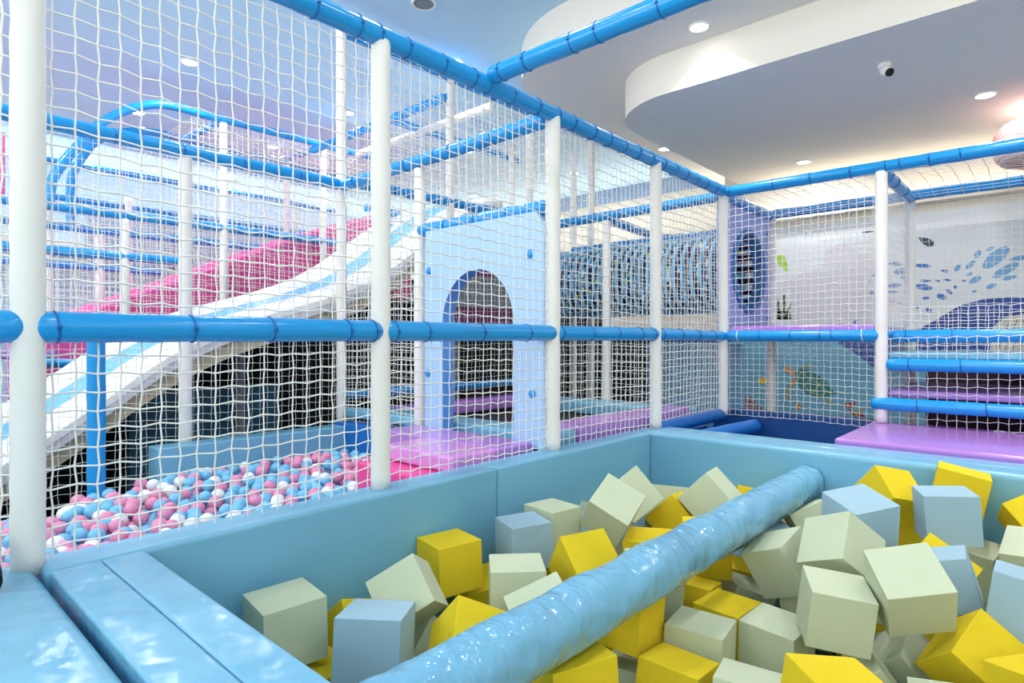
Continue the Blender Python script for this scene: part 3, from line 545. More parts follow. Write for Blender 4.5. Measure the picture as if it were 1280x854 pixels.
# the striped tunnel
t = thing('crawl_tunnel', 'ribbed crawl tunnel of pale blue rings with dark speckled bands between', 'tunnel', (5.757, 2.25, 2.1))
m = bpy.data.materials.new('speckled_tunnel_web'); m.use_nodes = True; nt = m.node_tree; b = nt.nodes['Principled BSDF']; b.inputs['Roughness'].default_value = .6
tc = nt.nodes.new('ShaderNodeTexCoord'); mp = nt.nodes.new('ShaderNodeMapping'); mp.inputs['Scale'].default_value = (60, 1, 1)
uvn = tc.outputs['UV']; nt.links.new(uvn, mp.inputs[0])
wn = nt.nodes.new('ShaderNodeTexWhiteNoise'); wn.noise_dimensions = '3D'
fl = nt.nodes.new('ShaderNodeVectorMath'); fl.operation = 'FLOOR'; nt.links.new(mp.outputs[0], fl.inputs[0]); nt.links.new(fl.outputs[0], wn.inputs['Vector'])
rp = nt.nodes.new('ShaderNodeValToRGB'); rp.color_ramp.interpolation = 'CONSTANT'
cr = rp.color_ramp; cols = [(0, '#1d1648'), (.45, '#0e1030'), (.74, '#d8dcec'), (.82, '#5aa7d8'), (.9, '#2b1d60'), (.97, '#b9d83a')]
cr.elements[0].position, cr.elements[0].color = 0, lin(cols[0][1]); cr.elements[1].position, cr.elements[1].color = cols[1][0], lin(cols[1][1])
for p, c in cols[2:]: e = cr.elements.new(p); e.color = lin(c)
nt.links.new(wn.outputs['Value'], rp.inputs[0]); nt.links.new(rp.outputs[0], b.inputs['Base Color'])
NR, PITCH = 25, .0925
bm = bmesh.new(); uv = bm.loops.layers.uv.new('UVMap'); SEG = 48
rings = [[bm.verts.new((.366 * math.cos(2 * PI * k / SEG), PITCH / 2 * j, .366 * math.sin(2 * PI * k / SEG))) for k in range(SEG)] for j in range(NR * 2 + 1)]
for j in range(NR * 2):
    for k in range(SEG):
        l = (k + 1) % SEG; f = bm.faces.new((rings[j][k], rings[j][l], rings[j + 1][l], rings[j + 1][k]))
        for lp, (u, v) in zip(f.loops, ((k, j), (k + 1, j), (k + 1, j + 1), (k, j + 1))): lp[uv].uv = (u / SEG * .999 + .0001, v * .999 + .0005)
link('web', bm, m, t)
m2 = bpy.data.materials.new('banded_tunnel_lining'); m2.use_nodes = True; nt = m2.node_tree; b = nt.nodes['Principled BSDF']; b.inputs['Roughness'].default_value = .6
tc = nt.nodes.new('ShaderNodeTexCoord'); mp = nt.nodes.new('ShaderNodeMapping'); mp.inputs['Scale'].default_value = (18, 1, 1); nt.links.new(tc.outputs['UV'], mp.inputs[0])
fl = nt.nodes.new('ShaderNodeVectorMath'); fl.operation = 'FLOOR'; nt.links.new(mp.outputs[0], fl.inputs[0])
wn = nt.nodes.new('ShaderNodeTexWhiteNoise'); wn.noise_dimensions = '3D'; nt.links.new(fl.outputs[0], wn.inputs['Vector'])
rp = nt.nodes.new('ShaderNodeValToRGB'); rp.color_ramp.interpolation = 'CONSTANT'; cr = rp.color_ramp
cr.elements[0].color = lin('#7cc3ea'); cr.elements[1].position = .5; cr.elements[1].color = lin('#e8edf4')
e = cr.elements.new(.78); e.color = lin('#b5dc36')
nt.links.new(wn.outputs['Value'], rp.inputs[0])
sp_ = nt.nodes.new('ShaderNodeSeparateXYZ'); nt.links.new(tc.outputs['UV'], sp_.inputs[0])
mo = nt.nodes.new('ShaderNodeMath'); mo.operation = 'PINGPONG'; mo.inputs[1].default_value = 1; sc_ = nt.nodes.new('ShaderNodeMath'); sc_.operation = 'MULTIPLY'; sc_.inputs[1].default_value = 36; nt.links.new(sp_.outputs[0], sc_.inputs[0]); nt.links.new(sc_.outputs[0], mo.inputs[0])
gt = nt.nodes.new('ShaderNodeMath'); gt.operation = 'GREATER_THAN'; gt.inputs[1].default_value = .5; nt.links.new(mo.outputs[0], gt.inputs[0])
mx = nt.nodes.new('ShaderNodeMix'); mx.data_type = 'RGBA'; mx.inputs[7].default_value = lin('#1d1648'); nt.links.new(gt.outputs[0], mx.inputs[0]); nt.links.new(rp.outputs[0], mx.inputs[6]); nt.links.new(mx.outputs[2], b.inputs['Base Color'])
bm = bmesh.new(); uv = bm.loops.layers.uv.new('UVMap')
rings = [[bm.verts.new((.347 * math.cos(2 * PI * k / SEG), PITCH * j - .02, .347 * math.sin(2 * PI * k / SEG))) for k in range(SEG)] for j in range(NR + 1)]
for j in range(NR):
    for k in range(SEG):
        l = (k + 1) % SEG; f = bm.faces.new((rings[j][k], rings[j + 1][k], rings[j + 1][l], rings[j][l]))
        for lp, (u, v) in zip(f.loops, ((k, j), (k, j + 1), (k + 1, j + 1), (k + 1, j))): lp[uv].uv = (u / SEG * .999 + .0001, v * .999 + .0005)
link('lining', bm, m2, t)
bm = bmesh.new(); sweep(bm, [(0, -.08, 0), (0, -.05, 0), (0, .0, 0)], [.352, .343, .343], 48, caps=False); bmesh.ops.reverse_faces(bm, faces=bm.faces[:]); link('collar', bm, 'flange', t)
for j in range(NR):
    bm = bmesh.new()
    sweep(bm, [(.375 * math.cos(2 * PI * k / 40), PITCH * (j + .5), .375 * math.sin(2 * PI * k / 40)) for k in range(40)], .0195, 8, closed=True)
    link('ring', bm, 'ring', t)

# ------------------------------------------------------------------ sea mural on the right wall
t = thing('wall_mural', 'sea mural on the right wall with turtle, corals, whale and blue splashes', 'mural', (8.4, 1, 1.5))
MX = 8.39
def px2wall(x, y, X=MX):
    a, b_ = (x - 640) / F_PX, (HY - y) / F_PX
    dx = math.cos(YAW) + a * math.sin(YAW); s = X / dx
    return ((math.sin(YAW) - a * math.cos(YAW)) * s, CZ + b_ * s)
mm = {}
def paint(name, col, polys, lay, label=None, var=None):
    """a printed shape: thin film on the wall board, at the place it has there"""
    bm = bmesh.new()
    for poly in polys:
        prism(bm, [(y - 1, z - 1.5) for y, z in poly], 'x', MX - 8.4 - .0012 * lay, MX - 8.4 - .0012 * lay - .001)
    key = 'mural_' + name
    if key not in mm: mm[key] = mat(key, col, .8, var=var)
    o = link(name, bm, mm[key], t, False)
    if label: o['label'] = label
    return o
W = lambda pts: [px2wall(*p) for p in pts]
Z = lambda ox, oy, s, pts: [px2wall(ox + x / s, oy + y / s) for x, y in pts]
ZH = px2wall(970, 287)[1]
paint('sky_print', '#dde8f0', [[(-4, 1.42), (3.4, 1.42), (3.4, ZH), (-4, ZH)]], 1, var=('#e4e8ee', 1.3))
paint('cloud_print', '#dadae4', [Z(960, 214, 3.99, [(270, 480), (285, 400), (340, 365), (390, 360), (430, 385), (470, 420), (530, 430), (600, 470), (640, 640), (600, 760), (120, 760), (60, 700), (50, 560), (150, 520)])], 2)
paint('sea_print', '#68a8c8', [[(-4, .1), (3.4, .1), (3.4, 1.44), (-4, 1.44)]], 2, var=('#80bbd4', 2.2))
whale = W([(1046, 427), (1095, 425), (1148, 412), (1173, 398), (1200, 382), (1230, 374), (1260, 372), (1300, 373), (1300, 389), (1256, 397), (1241, 409), (1236, 447), (1140, 449), (1092, 459), (1068, 441)])
paint('whale_print', '#22398c', [whale], 3, 'dark blue whale', var=('#4d69b4', 5))
paint('whale_belly', '#cdc8bf', [W([(1241, 409), (1256, 397), (1300, 388), (1300, 449), (1236, 447)])], 4, 'cream striped belly')
paint('belly_groove', '#8b8f97', [W([(1243 + 9 * k, 447), (1262 + 9 * k, 400 - k), (1263.5 + 9 * k, 400 - k), (1244.5 + 9 * k, 447)]) for k in range(5)], 5)
def ell(x, y, a, b_, rot=0, n=12):
    r = math.radians(rot); return W([(x + a * math.cos(q) * math.cos(r) - b_ * math.sin(q) * math.sin(r), y + a * math.cos(q) * math.sin(r) + b_ * math.sin(q) * math.cos(r)) for q in [2 * PI * k / n for k in range(n)]])
for e in [(1120, 330, 9, 2.4), (1127, 339, 10, 4, -8), (1154, 332.5, 10, 2.6, 5), (1118, 357, 9, 2.6, -5), (1157, 351, 7, 1.6), (1155, 359, 11, 3.6, 8), (1130, 347, 5, 2.4), (1181, 339, 5, 1.8, 10), (1177, 371, 7, 3.4, 15), (1158, 373, 5, 2), (1187, 365, 5, 2, 30), (1133, 366, 4, 2), (1116, 365, 7, 1.5), (1115, 377, 4, 1.2), (1124, 379, 3, 1), (1092, 344, 3, 1.5), (1088, 352, 4, 1.2), (1146, 384, 3, 1.6), (1161, 388, 4, 3, 40), (1194, 359, 2.2, 2.2), (1172, 351, 3, 1.4, 20), (1184, 350, 5, 1.4, 10), (1205, 351, 3, 1), (1090, 366, 3, 2.4), (1070, 402, 4, 2, -30)]: paint('water_drop', '#4f7fc6', [ell(*e)], 3, 'blue water drop')
for e in [(1222, 318, 6, 3.6, -50), (1245, 322, 21, 8, -38), (1213, 331, 8, 3, -40), (1257, 338, 19, 5.4, -28), (1274, 323, 13, 3, -10), (1219, 350, 9, 4, -30), (1239, 358, 7, 3, -20), (1262, 347, 10, 3, -14), (1197, 335, 6, 3, -50), (1238, 311, 6, 2, -20), (1218, 364, 3, 2, -20), (1212, 343, 4, 2, -30)]: paint('spray_streak', '#7fb0de', [ell(*e)], 3, 'pale blue spray streak')
paint('leaf_print', '#a6d23c', [Z(900, 240, 5.333, [(385, 415), (410, 415), (435, 440), (450, 480), (450, 540), (425, 515), (400, 490), (383, 470)])], 3, 'lime green leaf')
paint('plant_print', '#4d6230', [Z(900, 240, 5.333, q) for q in ([(385, 850), (380, 700), (395, 730), (405, 850)], [(410, 850), (420, 690), (433, 680), (438, 740), (430, 850)], [(435, 850), (450, 780), (478, 738), (462, 800), (450, 850)], [(380, 850), (380, 790), (470, 800), (475, 850)])], 3, 'dark green spiky plant')
paint('bracket_print', '#4e5a62', [Z(960, 214, 3.99, [(750, 330), (800, 335), (828, 350), (826, 372), (800, 378), (765, 358)]), Z(960, 214, 3.99, [(470, 303), (528, 296), (528, 304), (475, 310)])], 3, 'dark grey wedge shape')
TS = lambda q: Z(900, 400, 5.333, q)
paint('turtle_flipper', '#8fa08a', [TS([(518, 322), (540, 302), (595, 297), (635, 304), (605, 318), (560, 326)]), TS([(505, 400), (472, 404), (442, 448), (432, 492), (445, 547), (466, 542), (470, 480), (503, 432)]), TS([(690, 525), (720, 520), (757, 558), (752, 578), (722, 572)]), TS([(755, 470), (800, 484), (792, 495), (762, 492)])], 4)
paint('turtle_shell', '#3f8580', [TS([(505, 340), (545, 325), (600, 335), (680, 385), (740, 448), (768, 488), (730, 510), (660, 522), (590, 500), (530, 450), (508, 400)])], 5, 'teal shell with pale scale lines')
def scute(a, b_, w=5):
    dx, dy = b_[0] - a[0], b_[1] - a[1]; l = math.hypot(dx, dy); nx, ny = -dy / l * w / 2, dx / l * w / 2
    return TS([(a[0] + nx, a[1] + ny), (b_[0] + nx, b_[1] + ny), (b_[0] - nx, b_[1] - ny), (a[0] - nx, a[1] - ny)])
paint('turtle_scute', '#a9b992', [scute((540, 345), (600, 395)), scute((600, 395), (660, 430)), scute((660, 430), (730, 485)), scute((600, 395), (560, 440)), scute((660, 430), (620, 490)), scute((600, 395), (620, 350)), scute((660, 430), (690, 400)), scute((540, 345), (520, 400)), scute((560, 440), (620, 490)), scute((620, 490), (690, 500)), scute((690, 500), (715, 470))], 6)
paint('turtle_head', '#d0a064', [TS([(423, 318), (445, 307), (470, 322), (502, 336), (502, 385), (482, 368), (440, 346), (425, 330)]), TS([(480, 390), (505, 395), (508, 420), (480, 420)])], 6, 'orange brown head')
paint('fish_print', '#e0ba3a', [TS([(250, 402), (275, 386), (320, 388), (320, 414), (290, 430), (262, 424)])], 4, 'yellow fish')
rc = random.Random(9)
paint('coral_print', '#b05a50', [TS([(120 + 24 * i + rc.uniform(-5, 5), 515 + 24 * j), (138 + 24 * i, 512 + 24 * j), (140 + 24 * i, 528 + 24 * j), (122 + 24 * i, 532 + 24 * j)]) for j in range(4) for i in range(4 + j)], 4, 'red coral clusters')
paint('red_fish_print', '#b8392c', [TS(q) for q in ([(812, 570), (845, 550), (850, 580), (825, 580)], [(856, 552), (880, 548), (885, 580), (862, 592)], [(890, 552), (905, 546), (902, 572), (890, 580)], [(850, 590), (880, 605), (905, 635), (885, 635)], [(910, 630), (945, 625), (975, 645), (930, 645)])], 4, 'small red and white fish and coral')
paint('weed_print', '#c7914d', [TS(q) for q in ([(505, 565), (530, 555), (545, 575), (540, 598), (515, 598)], [(895, 600), (915, 605), (915, 640), (900, 640)], [(930, 590), (948, 590), (948, 640), (930, 640)], [(830, 632), (855, 628), (850, 640)])], 4, 'orange seaweed tufts')

# ------------------------------------------------------------------ middle bays: arched panel, mats, trampoline
pole('white padded post at the left side of the arched blue panel', GX[2], Y2, .8, TW - .04)
pole('white padded post standing before the striped tunnel', GX[4], Y2, 0, TW - .06)
pole('white padded post behind the long rail between ball pit and slide', GX[1], Y3, 0, TW - .02)
pole('very tall white padded post reaching above the front top rail', GX[2], Y3, 0, 4.02)
pole('tall white post rising behind the arched panel to the upper net', GX[3], Y3, 0, 4.02)
pole('tall white upper post just left of the arched panel post by the fence', GX[4], Y3, 0, 4.02)
pole('tall white upper post to the right of the arched panel post', GX[5], Y3, 0, 4.02)
pole('slim white far post left of the pair behind the arched panel', 5.92, 5.35, 2.5, 4.02)
pole('slim white far post left of the pair right of the arched panel', 6.62, 4.85, 0, 4.02)

t = thing('arched_panel', 'pale blue panel with a tall arched doorway beside the trampoline', 'panel', (GX[2], 2.72, .82))
W2, H2, aw, cy0 = .53, 1.385, .32, .025
arch = [(cy0 + aw, 0)] + [(cy0 + aw * math.cos(q), .74 + .345 * math.sin(q)) for q in [PI * k / 24 for k in range(25)]] + [(cy0 - aw, 0)]
bm = bmesh.new()
outerp = [(W2, 0)] + [(0, 0)] * 25 + [(-W2, 0)]
for k in range(25):
    q = PI * k / 24; c, s = math.cos(q), math.sin(q)
    f = min((W2 - cy0 * (1 if c > 0 else -1)) / abs(c) if abs(c) > 1e-6 else 99, (H2 - .74) / s if s > 1e-6 else 99); outerp[k + 1] = (cy0 + c * f, .74 + s * f)
a0 = []
for X in (-.05, .05): a0.append([bm.verts.new((X, y, z)) for y, z in arch]); a0.append([bm.verts.new((X, y, z)) for y, z in outerp])
i0, o0, i1, o1 = a0
for k in range(len(arch) - 1):
    bm.faces.new((i0[k], o0[k], o0[k + 1], i0[k + 1])); bm.faces.new((i1[k], i1[k + 1], o1[k + 1], o1[k]))
    f = bm.faces.new((i0[k], i0[k + 1], i1[k + 1], i1[k])); f.material_index = 1
    bm.faces.new((o0[k], o1[k], o1[k + 1], o0[k + 1]))
bm.faces.new((i0[0], i1[0], o1[0], o0[0])); bm.faces.new((i0[-1], o0[-1], o1[-1], i1[-1]))
bmesh.ops.recalc_face_normals(bm, faces=bm.faces[:])
link('board', bm, ['panel', 'paneledge'], t, False)
for y, z in ((3.205, 1.93), (2.29, 1.96), (3.215, 1.225), (2.275, 1.14)):
    bm = bmesh.new(); bmesh.ops.create_uvsphere(bm, u_segments=14, v_segments=8, radius=.026, matrix=Matrix.Translation((-.053, y - 2.72, z - .82)) @ Matrix.Scale(.5, 4, (1, 0, 0))); link('bolt', bm, 'bolt', t)
rail('blue padded rail along the top of the arched panel', (GX[2], Y2 - .005, 2.23), (GX[2], Y1 + .05, 2.23), (.25, .5, .75))
rail('blue top rail high above the arched panel', (GX[2], Y3, TW + .01), (GX[2], Y1 + .04, TW + .03), (.1, .25, .4, .55, .62, .8))
net('white rope net above the arched panel', (GX[2], Y1, 2.26), (0, 1, 0), (0, 0, 1), Y2 - Y1, TW - 2.26, .056, .0022, False, 31)
net('white rope net between the arched panel and the very tall post', (GX[2], Y2, .8), (0, 1, 0), (0, 0, 1), Y3 - Y2, TW - .8, .052, .0024, False, 32)
rail('blue top rail over the striped tunnel, running back from the far fence post', (GX[4], Y1 + .05, TW), (GX[4], Y3 + .2, TW - .02), (.1, .25, .4, .55, .7, .85))
rail('blue rear rail above the striped tunnel', (GX[5], Y1 + .05, TW - .1), (GX[5], Y3 + .3, TW - .1), (.2, .5, .8))
rail('blue rail crossing above the tunnel from the white post', (GX[4] + .03, Y2, TW - .04), (GX[5], Y2, TW - .1), (.3, .6))
pole('short blue post hanging over the tunnel from the upper rails', GX[5] - .35, Y2 - .22, 2.44, TW - .12, m='rail', r=.04)
net('white rope net between tunnel and trampoline, nearer half', (GX[4] - .01, Y1, .85), (0, 1, 0), (0, 0, 1), Y2 - Y1, TW - .85, .056, .0016, False, 33)
net('white rope net between tunnel and trampoline, farther half', (GX[4] - .01, Y2, .85), (0, 1, 0), (0, 0, 1), Y3 - Y2, TW - .85, .056, .0016, False, 34)

t = thing('trampoline', 'sunken trampoline with black bed and blue and purple edge pads', 'trampoline', (4.0, 3.25, .6))
for nm, lb, a, m in [('bed', None, (3.1, 4.9, 2.4, 4.15, .72, .735), 'black'), ('edge_pad', 'pale blue edge pad on the near side', (2.87, 3.12, 2.54, 4.2, .76, .88), 'padtop'), ('edge_pad', 'purple edge pad along the fence', (3.16, 4.74, 2.26, 2.54, .78, .90), 'purple'), ('edge_pad', 'pale blue edge pad at the far end', (4.75, 5.08, 2.36, 4.2, .74, .86), 'padtop'), ('edge_pad', 'purple edge pad on the rear side', (3.12, 4.95, 4.1, 4.33, .76, .88), 'purple'), ('corner_pad', 'pale blue corner pad', (2.86, 3.15, 2.28, 2.53, .76, .88), 'padtop')]:
    o = padbox(nm, None, None, *a, m, .03, parent=t)
    if lb: o['label'] = lb
bm = bmesh.new(); box(bm, 2.86 - 4, 5.09 - 4, 2.28 - 3.25, 4.33 - 3.25, -.6, .1); link('frame', bm, 'royal', t, False)

rail('blue padded foot rail below the arched panel', (GX[2] + .02, Y1 + .12, .80), (GX[2] + .02, Y2, .80), (.3,), r=.035)
padbox('step_mat', 'glossy lilac mat lying on the hot pink block beside the second post', 'mat', 2.06, 2.385, 2.26, 2.86, .776, .862, 'lilac', .02)
padbox('step_mat', 'glossy purple mat at the foot of the arched panel', 'mat', 2.39, 2.69, 2.26, 3.34, .776, .862, 'purple', .02)
padbox('step_mat', 'hot pink step block beside the balls', 'mat', 1.93, 2.70, 2.24, 2.92, .1, .773, 'hot', .025)
padbox('raised_platform', 'royal blue pad closing the ball pit next to the very tall post', 'padded wall', 2.62, 2.80, 2.95, 4.28, 0, .80, 'royal', .01)
padbox('wall_pad', 'thin pale blue pad lying on the royal blue pit end', 'mat', 2.72, 2.86, 3.4, 4.3, .83, .90, 'padtop', .02)

# ------------------------------------------------------------------ ball pit
padbox('pit_pad', 'pale blue padded wall behind the ball pit', 'padded wall', 1.30, 2.70, 4.12, 4.3, 0, .78, 'padwall', .012)
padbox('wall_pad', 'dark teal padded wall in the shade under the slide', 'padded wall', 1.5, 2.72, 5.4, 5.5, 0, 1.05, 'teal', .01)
bm = bmesh.new(); box(bm, -1.4, 2.62, 2.23, 4.12, 0, .44); struct('floor_ballpit', bm, 'dark')
def surf(x, y): return .52 + .06 * math.exp(-((x - 2.2) ** 2 + (y - 3.6) ** 2) / .5) + .05 * math.exp(-((x - 1.2) ** 2 + (y - 3.9) ** 2) / .2) - .05 * max(0, (y - 3.5)) * (1.3 - x if x < 1.3 else 0)
BRD = .0365; rb = random.Random(12); cand = []
dx, dy = .0745, .0645
def blocked(x, y): return (x > 1.87 and y < 2.97) or x > 2.57 or y > (4.08 if x > 1.28 else 3.55 + (x + .4) * .3) or y < 2.27
for layer in range(2):
    for j in range(32):
        for i in range(60):
            x = -1.4 + dx * (i + .5 * (j % 2)) + (.037 if layer else 0); y = 2.27 + dy * j + (.0215 if layer else 0)
            if blocked(x, y): continue
            if layer and rb.random() < .35: continue
            q = .013 if layer else .004; x += rb.uniform(-q, q); y += rb.uniform(-q, q)
            cand.append((x, y, surf(x, y) - .02 + layer * .058 + rb.uniform(-.004, .004) * (1 + 2 * layer), rb.choice('pppbbbw' if layer else 'pbbpw'), layer))
def seen(c):
    x, y, z, _, layer = c
    px, py, Zd = project((x, y, z))
    if not (44 < px < 480 and py < 720): return 0
    s = 2.225 / y; zz = CZ + (z + .03 - CZ) * s
    if zz < .815: return 0
    return (2 if layer else 1) / (Zd if layer else Zd * 1.6)
cand.sort(key=seen, reverse=True)
bp = {}
BN = {'p': ('pink', 'pinkb'), 'b': ('sky blue', 'blueb'), 'w': ('white', 'whiteb')}
rest = []
for k, c in enumerate(cand):
    if k < 298 and seen(c) > 0:
        key = c[3]
        if key not in bp:
            bm = bmesh.new(); bmesh.ops.create_uvsphere(bm, u_segments=18, v_segments=10, radius=BRD); o = bp[key] = link('plastic_ball', bm, BN[key][1])
        else: o = bp[key].copy(); COL.objects.link(o)
        o.location = c[:3]; o.rotation_euler = (rb.uniform(0, 3), rb.uniform(0, 3), 0)
        tag(o, BN[key][0] + ' plastic ball lying in the ball pit behind the front net', 'ball', BN[key][0] + ' balls in the ball pit')
    else: rest.append(c)
bm = bmesh.new()
for c in rest:
    bmesh.ops.create_icosphere(bm, subdivisions=2, radius=BRD, matrix=Matrix.Translation((c[0] - 1, c[1] - 3, c[2])))
    bm.faces.ensure_lookup_table()
    mi = 'pbw'.index(c[3])
    for f in bm.faces[-80:]: f.material_index = mi
o = link('ball_filling', bm, ['pinkb', 'blueb', 'whiteb'], None, True, (1, 3, 0))
tag(o, 'remaining pink, blue and white balls filling the ball pit', 'balls', kind='stuff')
pole('bright blue post standing in the balls in front of the slide', .955, Y3 - .35, .42, 1.55, m='rail', r=.046)

# ------------------------------------------------------------------ rope nets and rails behind the ball pit (Y3)
rail('blue top rail behind the ball pit, left of the very tall post', (-.9, Y3, TW + .02), (GX[2] - .02, Y3, TW + .02), (.32, .44, .56, .67, .78, .9), r=.046)
rail('blue rail continuing right of the very tall post toward the arched panel', (GX[2] + .03, Y3, TW + .06), (GX[4], Y3, TW + .1), (.2, .5))
rail('blue upper rail running parallel behind the front top rail', (GX[2], Y3, 4.0), (GX[5] + .4, Y3, 4.0), (.15, .3, .45, .6), r=.043)
rail('low blue rail in the dark below the upper deck, seen through the archway', (GX[2] + .04, Y3 + .1, .985), (GX[4], Y3 + .1, .985), (.3, .6), r=.04)
net('white rope net behind the ball pit at far left', (-.9, Y3 + .01, .35), (1, 0, 0), (0, 0, 1), GX[1] + .9, TW - .35, .058, .0016, False, 41)
net('white rope net behind the ball pit in front of the slide', (GX[1], Y3 + .01, .5), (1, 0, 0), (0, 0, 1), 1.2, TW - .5, .056, .0016, False, 42)
net('white rope net of the upper deck behind the front top rail', (GX[2], Y3 + .01, TW + .1), (1, 0, 0), (0, 0, 1), 2.4, 4.0 - TW - .1, .058, .0022, False, 43)
net('white rope net of the upper deck above the tunnel', (GX[4], Y3 + .01, TW), (1, 0, 0), (0, 0, 1), 1.4, 4.0 - TW, .058, .0022, False, 44)
net('white rope net below the upper deck behind the trampoline', (GX[2], Y3 + .02, .95), (1, 0, 0), (0, 0, 1), 2.4, TW - .9, .056, .0017, False, 45)

# upper deck between Y3 and Y5
rail('blue upper cross rail seen left of the tall middle post', (GX[3] - .05, Y3, 3.8), (GX[3] - .05, Y5, 3.8), (.2, .4, .6, .8))
rail('white padded cross bar slanting beneath the upper blue rails', (4.55, Y3, 3.9), (4.55, Y5, 3.9), (), r=.045, m='pole')
rail('blue upper rail far behind the middle posts', (GX[3], Y4, 3.95), (GX[5], Y4, 3.95), (.3, .6))
rail('blue rail of the upper deck low behind the arched panel', (GX[3], Y4, 2.72), (GX[5], Y4, 2.72), (.3, .6))
rail('blue hand rail of the upper deck low behind the arched panel', (GX[3], Y4 + .2, 2.95), (GX[5], Y4 + .6, 3.0), (.3, .6))
net('fine white rope net at the back of the upper deck', (GX[3], Y4, 2.6), (1, 0, 0), (0, 0, 1), 2.6, 1.4, .062, .0022, False, 46)
padbox('deck_board', 'white floor board of the upper deck behind the arched panel', 'deck', GX[3] + .2, GX[5] + .2, Y3 + .1, Y5, 2.42, 2.5, 'slidew', .01)

# dark crawl space under the deck

padbox('shade_backdrop', 'dark backdrop standing in for the shade behind the tunnel crawl space', 'shade backdrop', 7.3, 7.36, 2.98, 6.5, 0, 1.5, 'dark', .01)  # near-black sheet put in for the darkness under the deck
padbox('wall_pad', 'pale blue wall pad below the tunnel at the far fence corner', 'padded wall', 6.38, 6.46, 2.47, 3.6, .3, 1.42, 'padwall', .03)
padbox('backboard', 'grey mesh board seen through the top of the archway', 'panel', 4.02, 5.08, 4.45, 4.475, 1.785, 2.12, 'grey', .005)
padbox('backboard', 'maroon board strip seen through the archway above the grey board', 'panel', 4.02, 5.08, 4.45, 4.475, 2.12, 2.34, 'maroon', .005)
padbox('backboard', 'maroon board strip seen through the archway below the grey board', 'panel', 4.02, 5.08, 4.45, 4.475, 1.5, 1.785, 'maroon', .005)
for lb, x, y, z1 in [('grey steel post in the dark right under the slide', 2.28, 5.2, 1.7), ('grey steel post in the dark behind the net by the second post', 1.75, 5.6, 1.4), ('grey steel post under the deck seen between the fence posts', 5.9, 4.6, 1.5), ('grey steel post under the deck near the tunnel end', 6.2, 3.4, 1.5), ('grey steel post in the dark just inside the archway', 4.6, 5.0, 2.3)]:
    pole(lb, x, y, 0 if 'white' not in lb else .9, z1, m='steel' if 'grey' in lb else 'pole', name='support_post')

# ------------------------------------------------------------------ the wave slide
PROF = [(-1.6, -.25), (-.6, .12), (-.2, .30), (.3, .58), (.6, .76), (.9, .955), (1.15, 1.13), (1.35, 1.28), (1.55, 1.41), (1.8, 1.54), (2.04, 1.64), (2.4, 1.755), (2.7, 1.845), (3.1, 2.0), (3.45, 2.2), (3.7, 2.38), (4.0, 2.6), (4.3, 2.81), (4.6, 2.98), (4.9, 3.05)]
PROF = [p for p in PROF if p[1] > .2]
def smooth(P, k=4):
    out = []
    for i in range(len(P) - 1):
        p0, p1, p2, p3 = P[max(0, i - 1)], P[i], P[i + 1], P[min(len(P) - 1, i + 2)]
        for j in range(k):
            u = j / k
            out.append(tuple(.5 * (2 * b + (c - a) * u + (2 * a - 5 * b + 4 * c - d) * u * u + (3 * b - a - 3 * c + d) * u ** 3) for a, b, c, d in zip(p0, p1, p2, p3)))
    return out + [P[-1]]
SP = smooth(PROF)
t = thing('wave_slide', 'white wave slide with a sky blue lane rising right behind the ball pit', 'slide', (2, 5.3, 0))
def strip(ys_dz, thick, m, name, label=None):
    bm = bmesh.new(); rows = []
    for x, z in SP:
        top = [bm.verts.new((x - 2, y - 5.3, z + d)) for y, d in ys_dz]; bot = [bm.verts.new((x - 2, y - 5.3, z + d - thick)) for y, d in ys_dz]
        rows.append((top, bot))
    n = len(ys_dz)
    for (a, b), (c, d) in zip(rows, rows[1:]):
        for k in range(n - 1):
            bm.faces.new((a[k], a[k + 1], c[k + 1], c[k])); bm.faces.new((b[k], d[k], d[k + 1], b[k + 1]))
        bm.faces.new((a[0], c[0], d[0], b[0])); bm.faces.new((a[-1], b[-1], d[-1], c[-1]))
    for a, b in (rows[0], rows[-1]):
        for k in range(n - 1): bm.faces.new((a[k], b[k], b[k + 1], a[k + 1]))
    bmesh.ops.recalc_face_normals(bm, faces=bm.faces[:])
    o = link(name, bm, m, t, True)
    o.modifiers.new('edge', 'EDGE_SPLIT').split_angle = math.radians(40)
    if label: o['label'] = label
strip([(4.55, -.05), (4.58, -.015), (4.66, 0), (5.0, 0)], .05, 'slidew', 'near_lane', 'white near half')
strip([(5.0, .0), (5.4, .02)], .05, 'slideb', 'middle_lane', 'sky blue lane')
strip([(5.4, .02), (5.92, .05), (5.98, .07), (6.02, .06)], .05, 'slidew', 'far_lane', 'white far half')
strip([(4.56, -.06), (4.60, -.06)], .1, 'slides', 'side_skirt', 'pale grey side skirt')
strip([(4.64, -.16), (5.9, -.16)], .13, 'beige', 'under_board', 'beige board under the slide')

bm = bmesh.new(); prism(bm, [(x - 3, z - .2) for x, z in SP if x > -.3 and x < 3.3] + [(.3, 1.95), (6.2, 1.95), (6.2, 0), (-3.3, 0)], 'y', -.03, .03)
tag(link('shade_backdrop', bm, 'dark', None, False, (3, 6.1, 0)), 'dark backdrop standing in for the shade below the slide and deck', 'shade backdrop')  # dark sheet placed where only shade lies below slide and deck

